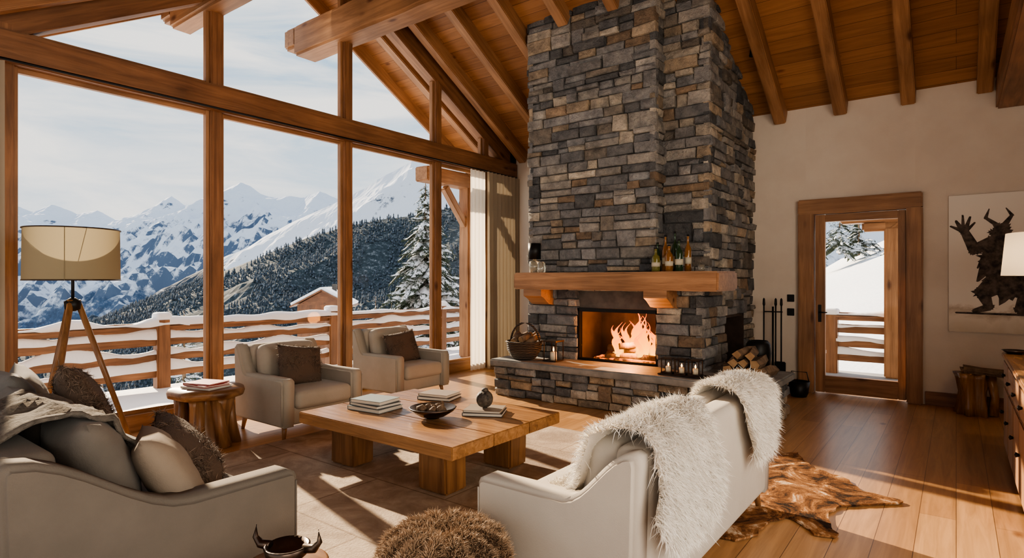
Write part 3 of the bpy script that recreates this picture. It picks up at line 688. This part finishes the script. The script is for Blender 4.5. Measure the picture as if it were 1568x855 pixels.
# ------------------------------------------------------------------ coffee table
ct=empty('coffee_table',(-3.42,3.39,0))
for i in range(3):
    y0=-.64+i*.4267; box('top_plank_%d'%i,(-.85,y0,.340),(.85,y0+.4265,.43),OAKTAB,ct,.006,rough=.0)
box('apron',(-.62,-.45,.31),(.62,.45,.345),OAKTAB,ct,.004)
for i,(x,y) in enumerate(((-.52,-.36),(.50,-.36),(-.52,.36),(.50,.36))): box('leg_%d'%i,(x-.14,y-.11,.016),(x+.14,y+.11,.32),STUMPW,ct,.015,rough=.01)
cols=[(.62,.58,.5),(.06,.065,.07),(.19,.22,.22),(.26,.21,.165),(.7,.68,.62)]
PAGE=M('pages',(.7,.66,.57),(.55,.5,.42),60,.8,stretch=(.1,.1,8))
def book(par,nm,w,d,h,c,rz,ccol):
    e_=empty(nm,c,rz); e_.parent=par; cm=M('cover',ccol,None,rough=.45)
    box('pages',(-w/2+.004,-d/2+.004,.004),(w/2-.006,d/2-.004,h-.004),PAGE,e_,.001)
    box('cover_bottom',(-w/2,-d/2,0),(w/2,d/2,.004),cm,e_,.001); box('cover_top',(-w/2,-d/2,h-.004),(w/2,d/2,h),cm,e_,.001); box('spine',(-w/2-.002,-d/2,0),(-w/2+.003,d/2,h),cm,e_,.001)
def stack(name,loc,items):
    e_=empty(name,loc); z=0
    for i,(w,d,h,rz,cc) in enumerate(items): book(e_,'book_%d'%i,w,d,h,(0,0,z),rz,cc); z+=h+.0005
    return e_
TT=.432
stack('book_stack',(-3.86,3.20,TT),[(.36,.28,.032,.1,cols[2]),(.34,.26,.026,.02,cols[1]),(.32,.25,.03,.15,cols[2])])
stack('book_stack.001',(-3.74,3.84,TT),[(.32,.25,.028,.3,cols[1]),(.30,.24,.024,.2,cols[3])])
stack('book_stack.002',(-3.02,3.62,TT),[(.32,.25,.026,.5,cols[1]),(.30,.24,.018,.45,cols[3])])
WOVEN=M('woven_dark',(.025,.02,.018),(.09,.075,.06),40,.6,bs=1,bscale=45,bd=.01)
c=empty('woven_sphere',(-3.02,3.62,TT+.046))
lathe('ball',[(.02,0)]+[(.07*math.sin(pi*t/12),.07-.07*math.cos(pi*t/12)) for t in range(1,12)]+[(0,.14)],(0,0,0),WOVEN,c,20,irr=.15); lathe('stopper',[(.03,.135),(.022,.155),(0,.16)],(0,0,0),WOVEN,c,12)
c=empty('decor_bowl',(-3.24,3.25,TT)); lathe('bowl',[(.05,0),(.055,.01),(.10,.02),(.165,.06),(.185,.085),(.175,.088),(.10,.035),(0,.025)],(0,0,0),BRONZE,c,28)
PINE=M('pinecone',(.10,.06,.035),(.2,.13,.08),60,.8,bs=1,bscale=80)
for i in range(9):
    a_=i*.8; rr=.085*(i%3)/2; lathe('pinecone_%d'%i,[(0,-.035),(.028,-.02),(.035,0),(.025,.02),(0,.04)],(rr*math.cos(a_),rr*math.sin(a_),.075),PINE,c,10,rot=(a_,a_*2,0),irr=.5)
st=empty('stump_side_table',(-5.47,2.58,0))
lathe('trunk',[(.25,0),(.24,.02),(.215,.12),(.20,.25),(.205,.38),(.215,.44)],(0,0,0),STUMPW[2],st,36,irr=.3)
for k in range(7):
    a_=k*.9; tube('root_%d'%k,[(.17*math.cos(a_),.17*math.sin(a_),.43),(.20*math.cos(a_+.1),.20*math.sin(a_+.1),.2),(.235*math.cos(a_+.2),.235*math.sin(a_+.2),.0)],[.05,.045,.055],STUMPW[2],st,10,irr=.6)
lathe('top',[(.27,.44),(.30,.45),(.31,.49),(.30,.52),(.0,.52)],(0,0,0),STUMPW[1],st,40,irr=.07)
stack('magazine_stack',(-5.47,2.58,.523),[(.34,.26,.02,.3,(.6,.6,.6)),(.33,.25,.018,.1,(.40,.02,.03)),(.30,.24,.012,.35,(.35,.03,.035))])
# floor lamp
fl_=empty('floor_lamp',(-5.72,1.63,0))
for i,a_ in enumerate((R(200),R(320),R(80))):
    tube('leg_%d'%i,[(.03*math.cos(a_),.03*math.sin(a_),1.34),(.44*math.cos(a_),.44*math.sin(a_),0)],[.024,.020],STUMPW[2],fl_,8)
lathe('hub',[(.02,1.25),(.055,1.27),(.06,1.33),(.02,1.36)],(0,0,0),BLACK,fl_,16); tube('stem',[(0,0,1.3),(0,0,1.72)],.012,BLACK,fl_)
sh=lathe('shade',[(.325,1.50),(.32,1.92)],(0,0,0),SHADE,fl_,48)
def opencaps(o):
    bm=bmesh.new(); bm.from_mesh(o.data); bmesh.ops.delete(bm,geom=[f for f in bm.faces if len(f.verts)>4],context='FACES'); bm.to_mesh(o.data); bm.free()
opencaps(sh)
for z in (1.505,1.915): tube('ring_%d'%int(z*100),[(.324*math.cos(t),.324*math.sin(t),z) for t in [2*pi*i/48 for i in range(49)]],.006,BRONZE,fl_,6)
for k in range(3): a_=k*2.1; tube('spoke_%d'%k,[(0,0,1.70),(.315*math.cos(a_),.315*math.sin(a_),1.91)],.003,BLACK,fl_,5)
for k,a_ in enumerate((R(-25),R(155))): tube('shade_seam_%d'%k,[(.326*math.cos(a_),.326*math.sin(a_),1.50),(.321*math.cos(a_),.321*math.sin(a_),1.92)],.003,SHADE,fl_,5)
# small side table + horned vessel
stt=empty('round_side_table',(-2.06,1.27,0)); lathe('top',[(.15,.385),(.16,.39),(.16,.405),(.15,.41),(0,.41)],(0,0,0),STUMPW[0],stt,36); lathe('stem',[(.13,0),(.13,.02),(.03,.04),(.025,.385)],(0,0,0),BRONZE,stt,24)
hv=empty('horned_bowl',(-2.05,1.27,.412)); q=.78
lathe('bowl',[(.05*q,0),(.06*q,.01),(.10*q,.05*q),(.11*q,.09*q),(.10*q,.095*q),(.085*q,.05*q),(0,.03*q)],(0,0,0),BRONZE,hv,28)
for s_ in (-1,1): tube('horn_%d'%(s_+1),[(s_*.08*q,s_*.04*q,.08*q),(s_*.13*q,s_*.065*q,.085*q),(s_*.155*q,s_*.078*q,.12*q),(s_*.15*q,s_*.075*q,.18*q)],[.024*q,.022*q,.014*q,.002],BRONZE,hv,10)
# stump stool at wall
sp=empty('driftwood_stool',(.20,8.36,0)); lathe('trunk',[(.15,0),(.14,.1),(.12,.25),(.13,.40),(.15,.47)],(-.04,0,0),OAKTAB[2],sp,24,irr=.5,smooth=True); box('slab_top',(-.17,-.17,.46),(.26,.17,.53),BARK,sp,.03,rough=.03); tube('branch_leg',[(.1,0,.46),(.14,.03,.2),(.12,-.02,0)],[.05,.04,.05],OAKTAB[2],sp,10,irr=.4)
# cabinet
cb=empty('wood_sideboard',(.60,5.65,0))
box('carcass',(-.25,-1.08,.04),(.27,1.08,.83),TIMBER,cb,.01); box('top',(-.28,-1.1,.83),(.28,1.1,.87),OAKTAB,cb,.008)
for i in range(4):
    y0=-1.05+i*.53; box('drawer_%d'%i,(-.268,y0,.60),(-.245,y0+.50,.81),TIMBER_L,cb,.008); box('door_%d'%i,(-.268,y0,.07),(-.245,y0+.50,.58),TIMBER_L,cb,.008)
    lathe('knob_%d'%i,[(.008,0),(.018,.02),(0,.028)],(-.27,y0+.25,.70),BLACK,cb,12,rot=(0,-pi/2,0)); lathe('pull_%d'%i,[(.008,0),(.018,.02),(0,.028)],(-.27,y0+.44,.36),BLACK,cb,12,rot=(0,-pi/2,0))
tl_=empty('table_lamp',(.60,6.25,.871)); lathe('base',[(.09,0),(.10,.02),(.13,.14),(.11,.28),(.04,.40),(.015,.45),(.015,.7)],(0,0,0),BRONZE,tl_,28)
sh=lathe('shade',[(.31,.67),(.28,1.01)],(0,0,0),SHADE2,tl_,40); opencaps(sh)
L=bpy.data.lights.new('lamp_bulb','POINT'); L.energy=10; L.color=(1,.72,.42); L.shadow_soft_size=.05
o=bpy.data.objects.new('lamp_bulb',L); COL.objects.link(o); o.parent=tl_; o.location=(0,0,.82)
c=empty('trinket_dish',(.40,6.62,.871)); lathe('dish',[(.05,0),(.09,.03),(.085,.032),(.04,.01),(0,.01)],(0,0,0),BRONZE,c,20)
# painting
CANV,nt,b=newmat('canvas_ground'); v=coords(nt,rand=False); f=noisetex(nt,v,2.5,6,.7,.5); sx=N(nt,'ShaderNodeSeparateXYZ')
tc=N(nt,'ShaderNodeTexCoord'); nt.links.new(tc.outputs['Generated'],sx.inputs[0])
ad=N(nt,'ShaderNodeMath',operation='MULTIPLY_ADD'); ad.inputs[1].default_value=.25; nt.links.new(f,ad.inputs[0]); nt.links.new(sx.outputs[2],ad.inputs[2])
nt.links.new(ramp(nt,ad.outputs[0],[(.10,(.66,.58,.46)),(.22,(.80,.73,.62)),(.27,(.55,.47,.37)),(.31,(.84,.79,.70)),(1,(.88,.84,.76))]),b.inputs['Base Color']); b.inputs['Roughness'].default_value=.8
pn=empty('wall_painting',(.50,8.655,1.70)); box('canvas',(-.57,-.015,-.80),(.57,.04,.80),CANV,pn,.004)
PAINT=M('dark_paint',(.016,.013,.012),(.13,.10,.08),18,.7,bs=.4)
strokes=[(-.10,.18,-.08,-.12,.15,.17),(-.12,.05,-.02,-.25,.17,.17),(-.10,.22,-.09,.36,.085,.09),(-.09,.36,-.15,.35,.085,.055),(-.13,.44,-.23,.52,.028,.016),(-.23,.52,-.20,.62,.018,.006),(-.06,.44,.0,.54,.028,.016),(0,.54,-.05,.62,.018,.006),
 (-.18,.24,-.33,.16,.08,.06),(-.33,.16,-.43,.38,.06,.045),(-.43,.38,-.50,.50,.04,.012),(-.43,.40,-.44,.56,.024,.010),(-.42,.38,-.37,.54,.024,.010),(-.42,.36,-.33,.47,.024,.010),(-.44,.38,-.55,.44,.024,.010),
 (0,.22,.12,.28,.08,.06),(.12,.28,.2,.12,.06,.05),(.2,.12,.32,.22,.05,.03),(-.08,-.20,-.26,-.34,.12,.075),(-.26,-.34,-.20,-.50,.075,.04),(-.20,-.50,-.33,-.55,.045,.025),(.0,-.22,.12,-.36,.12,.075),(.12,-.36,.06,-.52,.07,.04),(.06,-.52,.19,-.56,.045,.025),(-.02,.0,.14,-.18,.07,.015),(-.18,.0,-.30,-.20,.07,.015),(-.22,.10,-.30,-.05,.05,.01),
 (.33,.1,.34,-.15,.10,.12),(.33,.12,.33,.26,.06,.065),(.36,.30,.42,.42,.022,.006),(.30,.3,.26,.42,.022,.006),(.34,-.15,.26,-.45,.09,.04),(.38,-.15,.45,-.45,.09,.04),(-.50,-.575,.50,-.59,.010,.014)]
vs=[];fs=[]
for i,(x0,z0,x1,z1,r0,r1) in enumerate(strokes):
    d=Vector((x1-x0,z1-z0)); an=math.atan2(d.y,d.x); b0=len(vs); yy=-.0165-.00004*i
    for k in range(19): t=an+pi/2+pi*k/18; q=r0*(1+.75*noise.noise(Vector((i,k*1.7,0)))); vs.append((x0+q*math.cos(t),yy,z0+q*math.sin(t)))
    for k in range(19): t=an-pi/2+pi*k/18; q=r1*(1+.75*noise.noise(Vector((i,k*1.7,4)))); vs.append((x1+q*math.cos(t),yy,z1+q*math.sin(t)))
    fs.append(list(range(b0,b0+38)))
py('horned_figures',vs,fs,PAINT,pn)
# ------------------------------------------------------------------ exterior
dk=empty('snowy_deck'); box('deck_boards',(-9.5,-6,-.22),(-6.75,13,-.12),TIMBER,dk,0); box('deck_snow',(-9.4,-6,-.12),(-7.3,13,-.05),SNOW,dk,.03,rough=.02)
rl=empty('deck_railing')
def snowstrip(par,nm,a_,b_,w,h):
    a_=Vector(a_);b_=Vector(b_); L_=(b_-a_).length; n=max(4,int(L_/.1)); vs=[];fs=[]; d=(b_-a_).normalized(); s_=Vector((-d.y,d.x,0))
    sd=a_.z*7
    for i in range(n+1):
        p=a_+d*L_*i/n; q=noise.noise(p*1.7+Vector((0,0,sd))); hh=h*max(.02,(.8+1.6*q)); ww=w*(.9+.5*noise.noise(p*2.1+Vector((5,5,5)))); dz=.035*max(0,noise.noise(p*2.6+Vector((3,0,sd))))
        for k in range(9):
            t=pi*(k-1)/6 if 0<k<8 else (0 if k==0 else pi)
            lo=-.02-dz*1.6 if k in(0,8) else 0
            vs.append(p+s_*ww/2*math.cos(t)+Vector((0,0,hh*math.sin(t)-.004+lo)))
    for i in range(n):
        for k in range(8): fs.append([i*9+k,i*9+k+1,(i+1)*9+k+1,(i+1)*9+k])
    py(nm,vs,fs,SNOW,par,smooth=True)
def railing(par,a_,b_,tag,step=1.75):
    a_=Vector(a_);b_=Vector(b_); L_=(b_-a_).length; d=(b_-a_)/L_; n=int(L_/step)
    for i,z in enumerate((.17,.40,.63)):
        beam('%s_plank_%d'%(tag,i),a_+Vector((0,0,z)),b_+Vector((0,0,z)),.06,.14,TIMBER,par,.01,rough=.018)
        snowstrip(par,'%s_snow_%d'%(tag,i),a_+Vector((0,0,z+.064)),b_+Vector((0,0,z+.064)),.14,.085)
    beam(tag+'_handrail',a_+Vector((0,0,.83)),b_+Vector((0,0,.83)),.17,.13,TIMBER,par,.05,rough=.012)
    snowstrip(par,tag+'_handrail_snow',a_+Vector((0,0,.885)),b_+Vector((0,0,.885)),.21,.07)
    for i in range(n+1):
        p=a_+d*step*i; box('%s_post_%d'%(tag,i),(p.x-.09,p.y-.09,-.9),(p.x+.09,p.y+.09,.95),TIMBER,par,.02)
        cush('%s_post_snow_%d'%(tag,i),(.22,.22,.11),(p.x,p.y,.985),SNOW,par,.05)
railing(rl,(-9.2,-5,0),(-9.2,12.2,0),'west',2.9)
railing(rl,(-9.2,12.2,0),(-4,12.2,0),'north',2.6)
pc=empty('porch_post'); box('column',(-8.0,8.75,-.045),(-7.72,9.03,3.45),TIMBER_L,pc,.03,rough=.012); beam('brace',(-7.86,8.2,3.3),(-7.86,8.8,2.6),.14,.14,TIMBER_L,pc); box('cap',(-8.05,7.6,3.35),(-7.70,9.5,3.62),TIMBER_L,pc,.02,rough=.01)
tr2=empty('terrace'); box('paving',(-3.5,8.86,-.10),(3.2,11.3,-.03),PAVE,tr2,0)
rl2=empty('terrace_railing'); railing(rl2,(-3.4,11.0,.08),(3.0,11.0,.08),'rail')
pc=empty('terrace_post'); box('column',(-.90,10.8,-.025),(-.68,11.02,2.5),TIMBER_L,pc,.02,rough=.0); box('header',(-1.5,10.75,2.42),(2.6,11.05,2.72),TIMBER_L,pc,.02,rough=.01)
box('bracket',(-1.2,10.8,2.28),(-.6,11.0,2.44),TIMBER_L,pc,.03)
F2=Vector((-.605,.7965,0)); R2=Vector((.7965,.605,0))
def gz(x,y):
    z=-1.5
    w=max(0,-x-17); z-=.33*w if w<120 else .33*120+.05*(w-120)
    hill=max(0,y-12.5)*.17*max(0,min(1,(x+14)/10)); hill=min(hill,5.5)
    z+=hill*1.0+ (0.9*max(0,min(1,(x+5)/4)))
    z+=.5*noise.noise(Vector((x*.12,y*.12,0)))+.12*noise.noise(Vector((x*.6,y*.6,3)))
    return z
vs=[];fs=[]
xs=[60-70*t/30 for t in range(30)]+[-10-190*(t/70)**1.8 for t in range(71)]
ys=[-120+132*t/35 for t in range(36)]+[12+110*(t/50)**1.5 for t in range(1,51)]
xs=sorted(set(xs)); 
for x in xs:
    for y in ys:
        z=gz(x,y)
        if x>-10.5 and y<11.6: z=-2.0
        vs.append((x,y,z))
ny_=len(ys)
for i in range(len(xs)-1):
    for j in range(ny_-1): a_=i*ny_+j; fs.append([a_,a_+ny_,a_+ny_+1,a_+1])
py('snow_ground',vs,fs,SNOW,smooth=True)
def mountmat(name,snowc,rockc,forestc,zf0,zf1,nsc,snowamt,fpatch=.06,k1=1.4):
    m,nt,b=newmat(name); g=N(nt,'ShaderNodeNewGeometry'); sn=N(nt,'ShaderNodeSeparateXYZ'); nt.links.new(g.outputs['Normal'],sn.inputs[0])
    sp_=N(nt,'ShaderNodeSeparateXYZ'); nt.links.new(g.outputs['Position'],sp_.inputs[0])
    mp=N(nt,'ShaderNodeMapping'); mp.inputs['Scale'].default_value=(nsc,)*3; nt.links.new(g.outputs['Position'],mp.inputs[0])
    f=noisetex(nt,mp.outputs[0],1,10,.72)
    fb=noisetex(nt,mp.outputs[0],3.2,8,.7)
    a1=N(nt,'ShaderNodeMath',operation='MULTIPLY_ADD'); a1.inputs[1].default_value=k1; nt.links.new(fb,a1.inputs[0]); nt.links.new(sn.outputs[2],a1.inputs[2])
    mr0=N(nt,'ShaderNodeMapRange'); mr0.inputs[1].default_value=snowamt-.06; mr0.inputs[2].default_value=snowamt+.06; nt.links.new(a1.outputs[0],mr0.inputs[0])
    m1=N(nt,'ShaderNodeMix',data_type='RGBA'); nt.links.new(mr0.outputs[0],m1.inputs[0]); m1.inputs[6].default_value=(*rockc,1); m1.inputs[7].default_value=(*snowc,1)
    mr=N(nt,'ShaderNodeMapRange'); mr.inputs[1].default_value=zf0; mr.inputs[2].default_value=zf1; nt.links.new(sp_.outputs[2],mr.inputs[0])
    a2=N(nt,'ShaderNodeMath',operation='MULTIPLY_ADD'); a2.inputs[1].default_value=1.6; nt.links.new(f,a2.inputs[0]); nt.links.new(mr.outputs[0],a2.inputs[2])
    a4=N(nt,'ShaderNodeMapRange'); a4.inputs[1].default_value=1.24; a4.inputs[2].default_value=1.36; nt.links.new(a2.outputs[0],a4.inputs[0])
    f5=noisetex(nt,mp.outputs[0],14,5,.8)
    fc=ramp(nt,f5,[(.35,forestc),(.54,tuple(c_*1.6 for c_ in forestc)),(.72,tuple(min(1,c_*.4+fpatch) for c_ in snowc))])
    m2=N(nt,'ShaderNodeMix',data_type='RGBA'); nt.links.new(a4.outputs[0],m2.inputs[0]); nt.links.new(fc,m2.inputs[6]); nt.links.new(m1.outputs[2],m2.inputs[7])
    nt.links.new(m2.outputs[2],b.inputs['Base Color']); b.inputs['Roughness'].default_value=.9; b.inputs['Specular IOR Level'].default_value=.1
    return m
def interp(pts,x):
    for i in range(len(pts)-1):
        if pts[i][0]<=x<=pts[i+1][0]:
            t=(x-pts[i][0])/(pts[i+1][0]-pts[i][0]); return pts[i][1]*(1-t)+pts[i+1][1]*t
    return pts[0][1] if x<pts[0][0] else pts[-1][1]
def ridge(name,D,pts,wf,wbk,foot,mat,nu,nv,amp,ns,seed,pw=1.25):
    vs=[];fs=[]; b0,b1=pts[0][0],pts[-1][0]
    for i in range(nu+1):
        b_=b0+(b1-b0)*i/nu; H=1.5+interp(pts,b_)*D
        for j in range(nv+1):
            t=j/nv
            if t<.8: k_=t/.8; v=-wf*(1-k_); kk=k_**pw
            else: v=wbk*(t-.8)/.2; kk=1-.6*(t-.8)/.2
            p=F2*(D+v)+R2*(b_*D)
            q=Vector((p.x*ns,p.y*ns,seed))
            r_=noise.ridged_multi_fractal(q,.85,2.1,8,1.0,2.0)
            env=math.sin(pi*min(1,kk))*.9+.12
            z=foot+(H-foot)*kk+amp*(r_-1.3)*env
            vs.append((p.x,p.y,z))
    for i in range(nu):
        for j in range(nv): a_=i*(nv+1)+j; fs.append([a_,a_+nv+1,a_+nv+2,a_+1])
    return py(name,vs,fs,mat,smooth=False),vs
def P(px,py_): return ((px-784)/896,(430-py_)/896)
far=[P(*q) for q in ((-500,330),(-300,300),(-100,310),(0,322),(30,316),(52,325),(80,312),(100,320),(120,330),(150,324),(185,340),(205,328),(235,315),(262,301),(285,315),(310,305),(340,292),(352,287),(370,277),(385,286),(400,296),(425,303),(440,300),(465,302),(490,294),(515,305),(545,318),(700,310),(900,300),(1300,330))]
mid=[P(*q) for q in ((150,520),(200,480),(280,430),(345,392),(380,378),(430,350),(480,326),(520,308),(560,288),(590,268),(632,245),(660,256),(700,264),(800,280),(1000,300),(1400,350))]
near=[P(*q) for q in ((-200,560),(0,530),(100,510),(150,494),(200,472),(260,450),(345,414),(400,394),(460,368),(520,350),(580,336),(640,330),(720,312),(850,302),(1000,320))]
MF=mountmat('far_range',(.62,.69,.80),(.10,.145,.225),(.045,.078,.135),-400,170,.0022,1.17)  # blue distance haze and blue snow shade are mixed into these base colours
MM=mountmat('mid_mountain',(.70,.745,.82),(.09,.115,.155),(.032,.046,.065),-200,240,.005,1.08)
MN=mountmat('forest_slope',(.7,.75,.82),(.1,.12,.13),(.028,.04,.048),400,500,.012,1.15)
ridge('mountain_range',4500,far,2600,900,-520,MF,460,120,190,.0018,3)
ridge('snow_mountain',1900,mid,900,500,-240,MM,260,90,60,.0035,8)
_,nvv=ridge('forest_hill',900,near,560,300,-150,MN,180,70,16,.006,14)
pv=np.array(nvv).reshape(181,71,3); ntree=17000
ii=rng.integers(0,180,ntree); jj=rng.integers(6,62,ntree); fu=rng.random(ntree)[:,None]; fv=rng.random(ntree)[:,None]
Pp=pv[ii,jj]*(1-fu)*(1-fv)+pv[ii+1,jj]*fu*(1-fv)+pv[ii,jj+1]*(1-fu)*fv+pv[ii+1,jj+1]*fu*fv
keep=np.array([noise.noise(Vector((p[0]*.012,p[1]*.012,1)))>-.28 for p in Pp]); Pp=Pp[keep]; nt_=len(Pp)
tv_=[(0,0,1.0)];tt=[]
for lvl,(z,r_) in enumerate(((.55,.13),(.05,.20))):
    for k in range(6): a_=pi/3*k+lvl*.5; tv_.append((r_*math.cos(a_),r_*math.sin(a_),z))
tv_.append((0,0,.75))
for k in range(6): tt.append((0,1+k,1+(k+1)%6)); tt.append((13,7+k,7+(k+1)%6))
tv_=np.array(tv_); tt=np.array(tt)
hs=rng.uniform(5,10,nt_)
VV=(tv_[None]*hs[:,None,None]+Pp[:,None,:]).reshape(-1,3); TT_=(tt[None]+(np.arange(nt_)*14)[:,None,None]).reshape(-1,3)
CONI,nt,b=newmat('snowy_conifer'); g=N(nt,'ShaderNodeNewGeometry')
f=noisetex(nt,g.outputs['Position'],.35,3); nt.links.new(ramp(nt,f,[(.42,(.03,.045,.062)),(.60,(.08,.11,.145)),(.74,(.30,.36,.43))]),b.inputs['Base Color']); b.inputs['Roughness'].default_value=.9
link('conifer_forest',rawmesh('conifer_forest',VV,TT_),CONI)
TREEM,nt,b=newmat('pine_branches'); g=N(nt,'ShaderNodeNewGeometry'); sn=N(nt,'ShaderNodeSeparateXYZ'); nt.links.new(g.outputs['Normal'],sn.inputs[0])
f=noisetex(nt,g.outputs['Position'],5,4,.7); a1=N(nt,'ShaderNodeMath',operation='MULTIPLY_ADD'); a1.inputs[1].default_value=1.3; nt.links.new(f,a1.inputs[0]); nt.links.new(sn.outputs[2],a1.inputs[2])
mr=N(nt,'ShaderNodeMapRange'); mr.inputs[1].default_value=1.18; mr.inputs[2].default_value=1.34; nt.links.new(a1.outputs[0],mr.inputs[0])
nt.links.new(ramp(nt,mr.outputs[0],[(0,(.03,.042,.024)),(1,(.85,.88,.93))]),b.inputs['Base Color']); b.inputs['Roughness'].default_value=.9
def conifer(name,loc,h,r,layers,nb,strands=0,seed=0):
    random.seed(seed); e_=empty(name,loc); tube('trunk',[(0,0,0),(0,0,h*.6),(0,0,h)],[h*.02,h*.012,.01],BARK,e_,8)
    vs=[];fs=[]
    for k in range(layers):
        t=k/(layers-1); z=h*(.08+.90*t); Rr=r*(1-t)**.85+.05*r
        for m_ in range(max(4,int(nb*(1-.5*t)))):
            a_=random.uniform(0,2*pi); L_=Rr*random.uniform(.65,1.1); zz=z+random.uniform(-.5,.5)*h/layers; dr_=random.uniform(.25,.5); ns_=7; b0=len(vs)
            d=Vector((math.cos(a_),math.sin(a_),0)); s_=Vector((-d.y,d.x,0))
            for q in range(ns_+1):
                u=q/ns_; p=d*L_*u+Vector((0,0,zz-dr_*L_*u*u+.1*L_*math.sin(u*5+m_))); w=L_*.17*math.sin(pi*(.12+.86*u))*random.uniform(.55,1.25); th=L_*.07*(1-.5*u)*random.uniform(.6,1.3)
                vs+= [p+s_*w-Vector((0,0,w*.35)),p+Vector((0,0,th)),p-s_*w-Vector((0,0,w*.35)),p-Vector((0,0,th*.4))]
            for q in range(ns_):
                for c_ in range(4): fs.append([b0+q*4+c_,b0+q*4+(c_+1)%4,b0+(q+1)*4+(c_+1)%4,b0+(q+1)*4+c_])
    o=py('branches',vs,fs,TREEM,e_)
    bm=bmesh.new(); bm.from_mesh(o.data); bmesh.ops.recalc_face_normals(bm,faces=bm.faces); bm.to_mesh(o.data); bm.free()
    if strands: fur('needles',o,strands,.16,.02,NEEDLE,.7,.6)
    return e_
conifer('snowy_pine_tree',(-14.3,14.0,-1.9),6.8,2.1,30,22,42000,1)
conifer('snowy_pine_tree.001',(-23.5,19.5,-4.2),4.9,1.3,14,9,6000,2)
conifer('snowy_pine_tree.002',(-24.6,21.5,-4.8),5.2,1.2,12,9,4000,3)
conifer('snowy_pine_tree.003',(-20.5,18.8,-3.2),3.6,1.1,12,9,4000,5)
conifer('snowy_pine_tree.004',(-22.5,9.8,-4.5),4.9,1.2,12,9,4000,6)
conifer('snowy_pine_tree.005',(-12.2,16.2,-1.7),4.5,1.4,16,14,12000,7)
for i in range(9): conifer('snowy_pine_tree.%03d'%(6+i),(-7.5+i*1.7+random.uniform(-.6,.6),38+random.uniform(-2,3),3.0),random.uniform(3,4.6),1.3,10,8,2500,20+i)
for i in range(7): conifer('snowy_pine_tree.%03d'%(15+i),(-28-i*2.2,30-i*3.5,-6.5),random.uniform(3.5,5),1.3,9,7,0,40+i)
ch=empty('neighbour_chalet',(-29.8,21.0,-1.75),.80); ch.scale=(.62,.62,.62); box('walls',(-2.2,-2.2,-5),(2.2,2.2,3.0),DARKWOOD,ch,0)
py('gable',[(-2.2,-2.2,3),(2.2,-2.2,3),(0,-2.2,4.25),(-2.2,2.2,3),(2.2,2.2,3),(0,2.2,4.25)],[(0,1,2),(3,5,4)],DARKWOOD[0],ch)
for s_ in (-1,1):
    o=box('roof_%d'%(s_+1),(-1.6,-2.9,-.06),(1.6,2.7,.06),DARKWOOD,ch,0); o.location=(s_*1.35,0,3.62); o.rotation_euler=(0,s_*.5,0)
    o=cush('roof_snow_%d'%(s_+1),(3.1,5.2,.3),(s_*1.35,0,3.80),SNOW,ch,.12,rot=(0,s_*.5,0))
box('chimney',(.5,.3,3.5),(.9,.7,4.9),MORTAR,ch,0)
# ------------------------------------------------------------------ world & light
W=bpy.data.worlds.new('sky'); S.world=W; W.use_nodes=True; nt=W.node_tree; bg=nt.nodes['Background']
tc=N(nt,'ShaderNodeTexCoord'); sx=N(nt,'ShaderNodeSeparateXYZ'); nt.links.new(tc.outputs['Generated'],sx.inputs[0])
grad=ramp(nt,sx.outputs[2],[(0,(.90,.89,.86)),(.12,(.66,.75,.83)),(.35,(.42,.58,.74)),(1,(.16,.32,.60))])
mp=N(nt,'ShaderNodeMapping'); mp.inputs['Scale'].default_value=(1.3,1.3,6.5); mp.inputs['Rotation'].default_value=(.1,.05,.4); nt.links.new(tc.outputs['Generated'],mp.inputs[0])
f=noisetex(nt,mp.outputs[0],2.2,8,.58,.8)
cl=ramp(nt,f,[(.36,(0,0,0)),(.60,(1,1,1))])
mx=N(nt,'ShaderNodeMix',data_type='RGBA'); nt.links.new(cl,mx.inputs[0]); nt.links.new(grad,mx.inputs[6]); mx.inputs[7].default_value=(1.0,.975,.93,1)
nt.links.new(mx.outputs[2],bg.inputs[0]); bg.inputs[1].default_value=1.4
sun=bpy.data.lights.new('sun','SUN'); sun.energy=15; sun.angle=.012; sun.color=(1,.80,.56)
so=bpy.data.objects.new('sun',sun); COL.objects.link(so); so.rotation_euler=Vector((.95,-.22,-.41)).to_track_quat('-Z','Y').to_euler()
def area(nm,loc,tgt,sx_,sy_,en,col):
    l=bpy.data.lights.new(nm,'AREA'); l.shape='RECTANGLE'; l.size=sx_; l.size_y=sy_; l.energy=en; l.color=col
    o=bpy.data.objects.new(nm,l); COL.objects.link(o); o.location=loc; o.rotation_euler=(Vector(tgt)-Vector(loc)).to_track_quat('-Z','Y').to_euler()
area('rear_fill_light',(2.6,-1.4,2.2),(-2.5,6,3.4),3.5,1.4,170,(1,.88,.72))  # added warm fill from behind the camera, not a fixture of the room
area('side_fill_light',(3.1,2.6,2.6),(-2.5,6.0,3.6),3,2.2,150,(1,.86,.68))  # second added fill, unseen, from the open right side of the room
# ------------------------------------------------------------------ camera
cam=bpy.data.cameras.new('camera'); cam.sensor_width=36; cam.lens=36*896/1568; cam.shift_y=2.5/1568; cam.clip_end=20000; cam.clip_start=.05
co=bpy.data.objects.new('camera',cam); COL.objects.link(co); co.location=(0,0,1.5); co.rotation_euler=(pi/2,0,math.radians(37.2)); S.camera=co
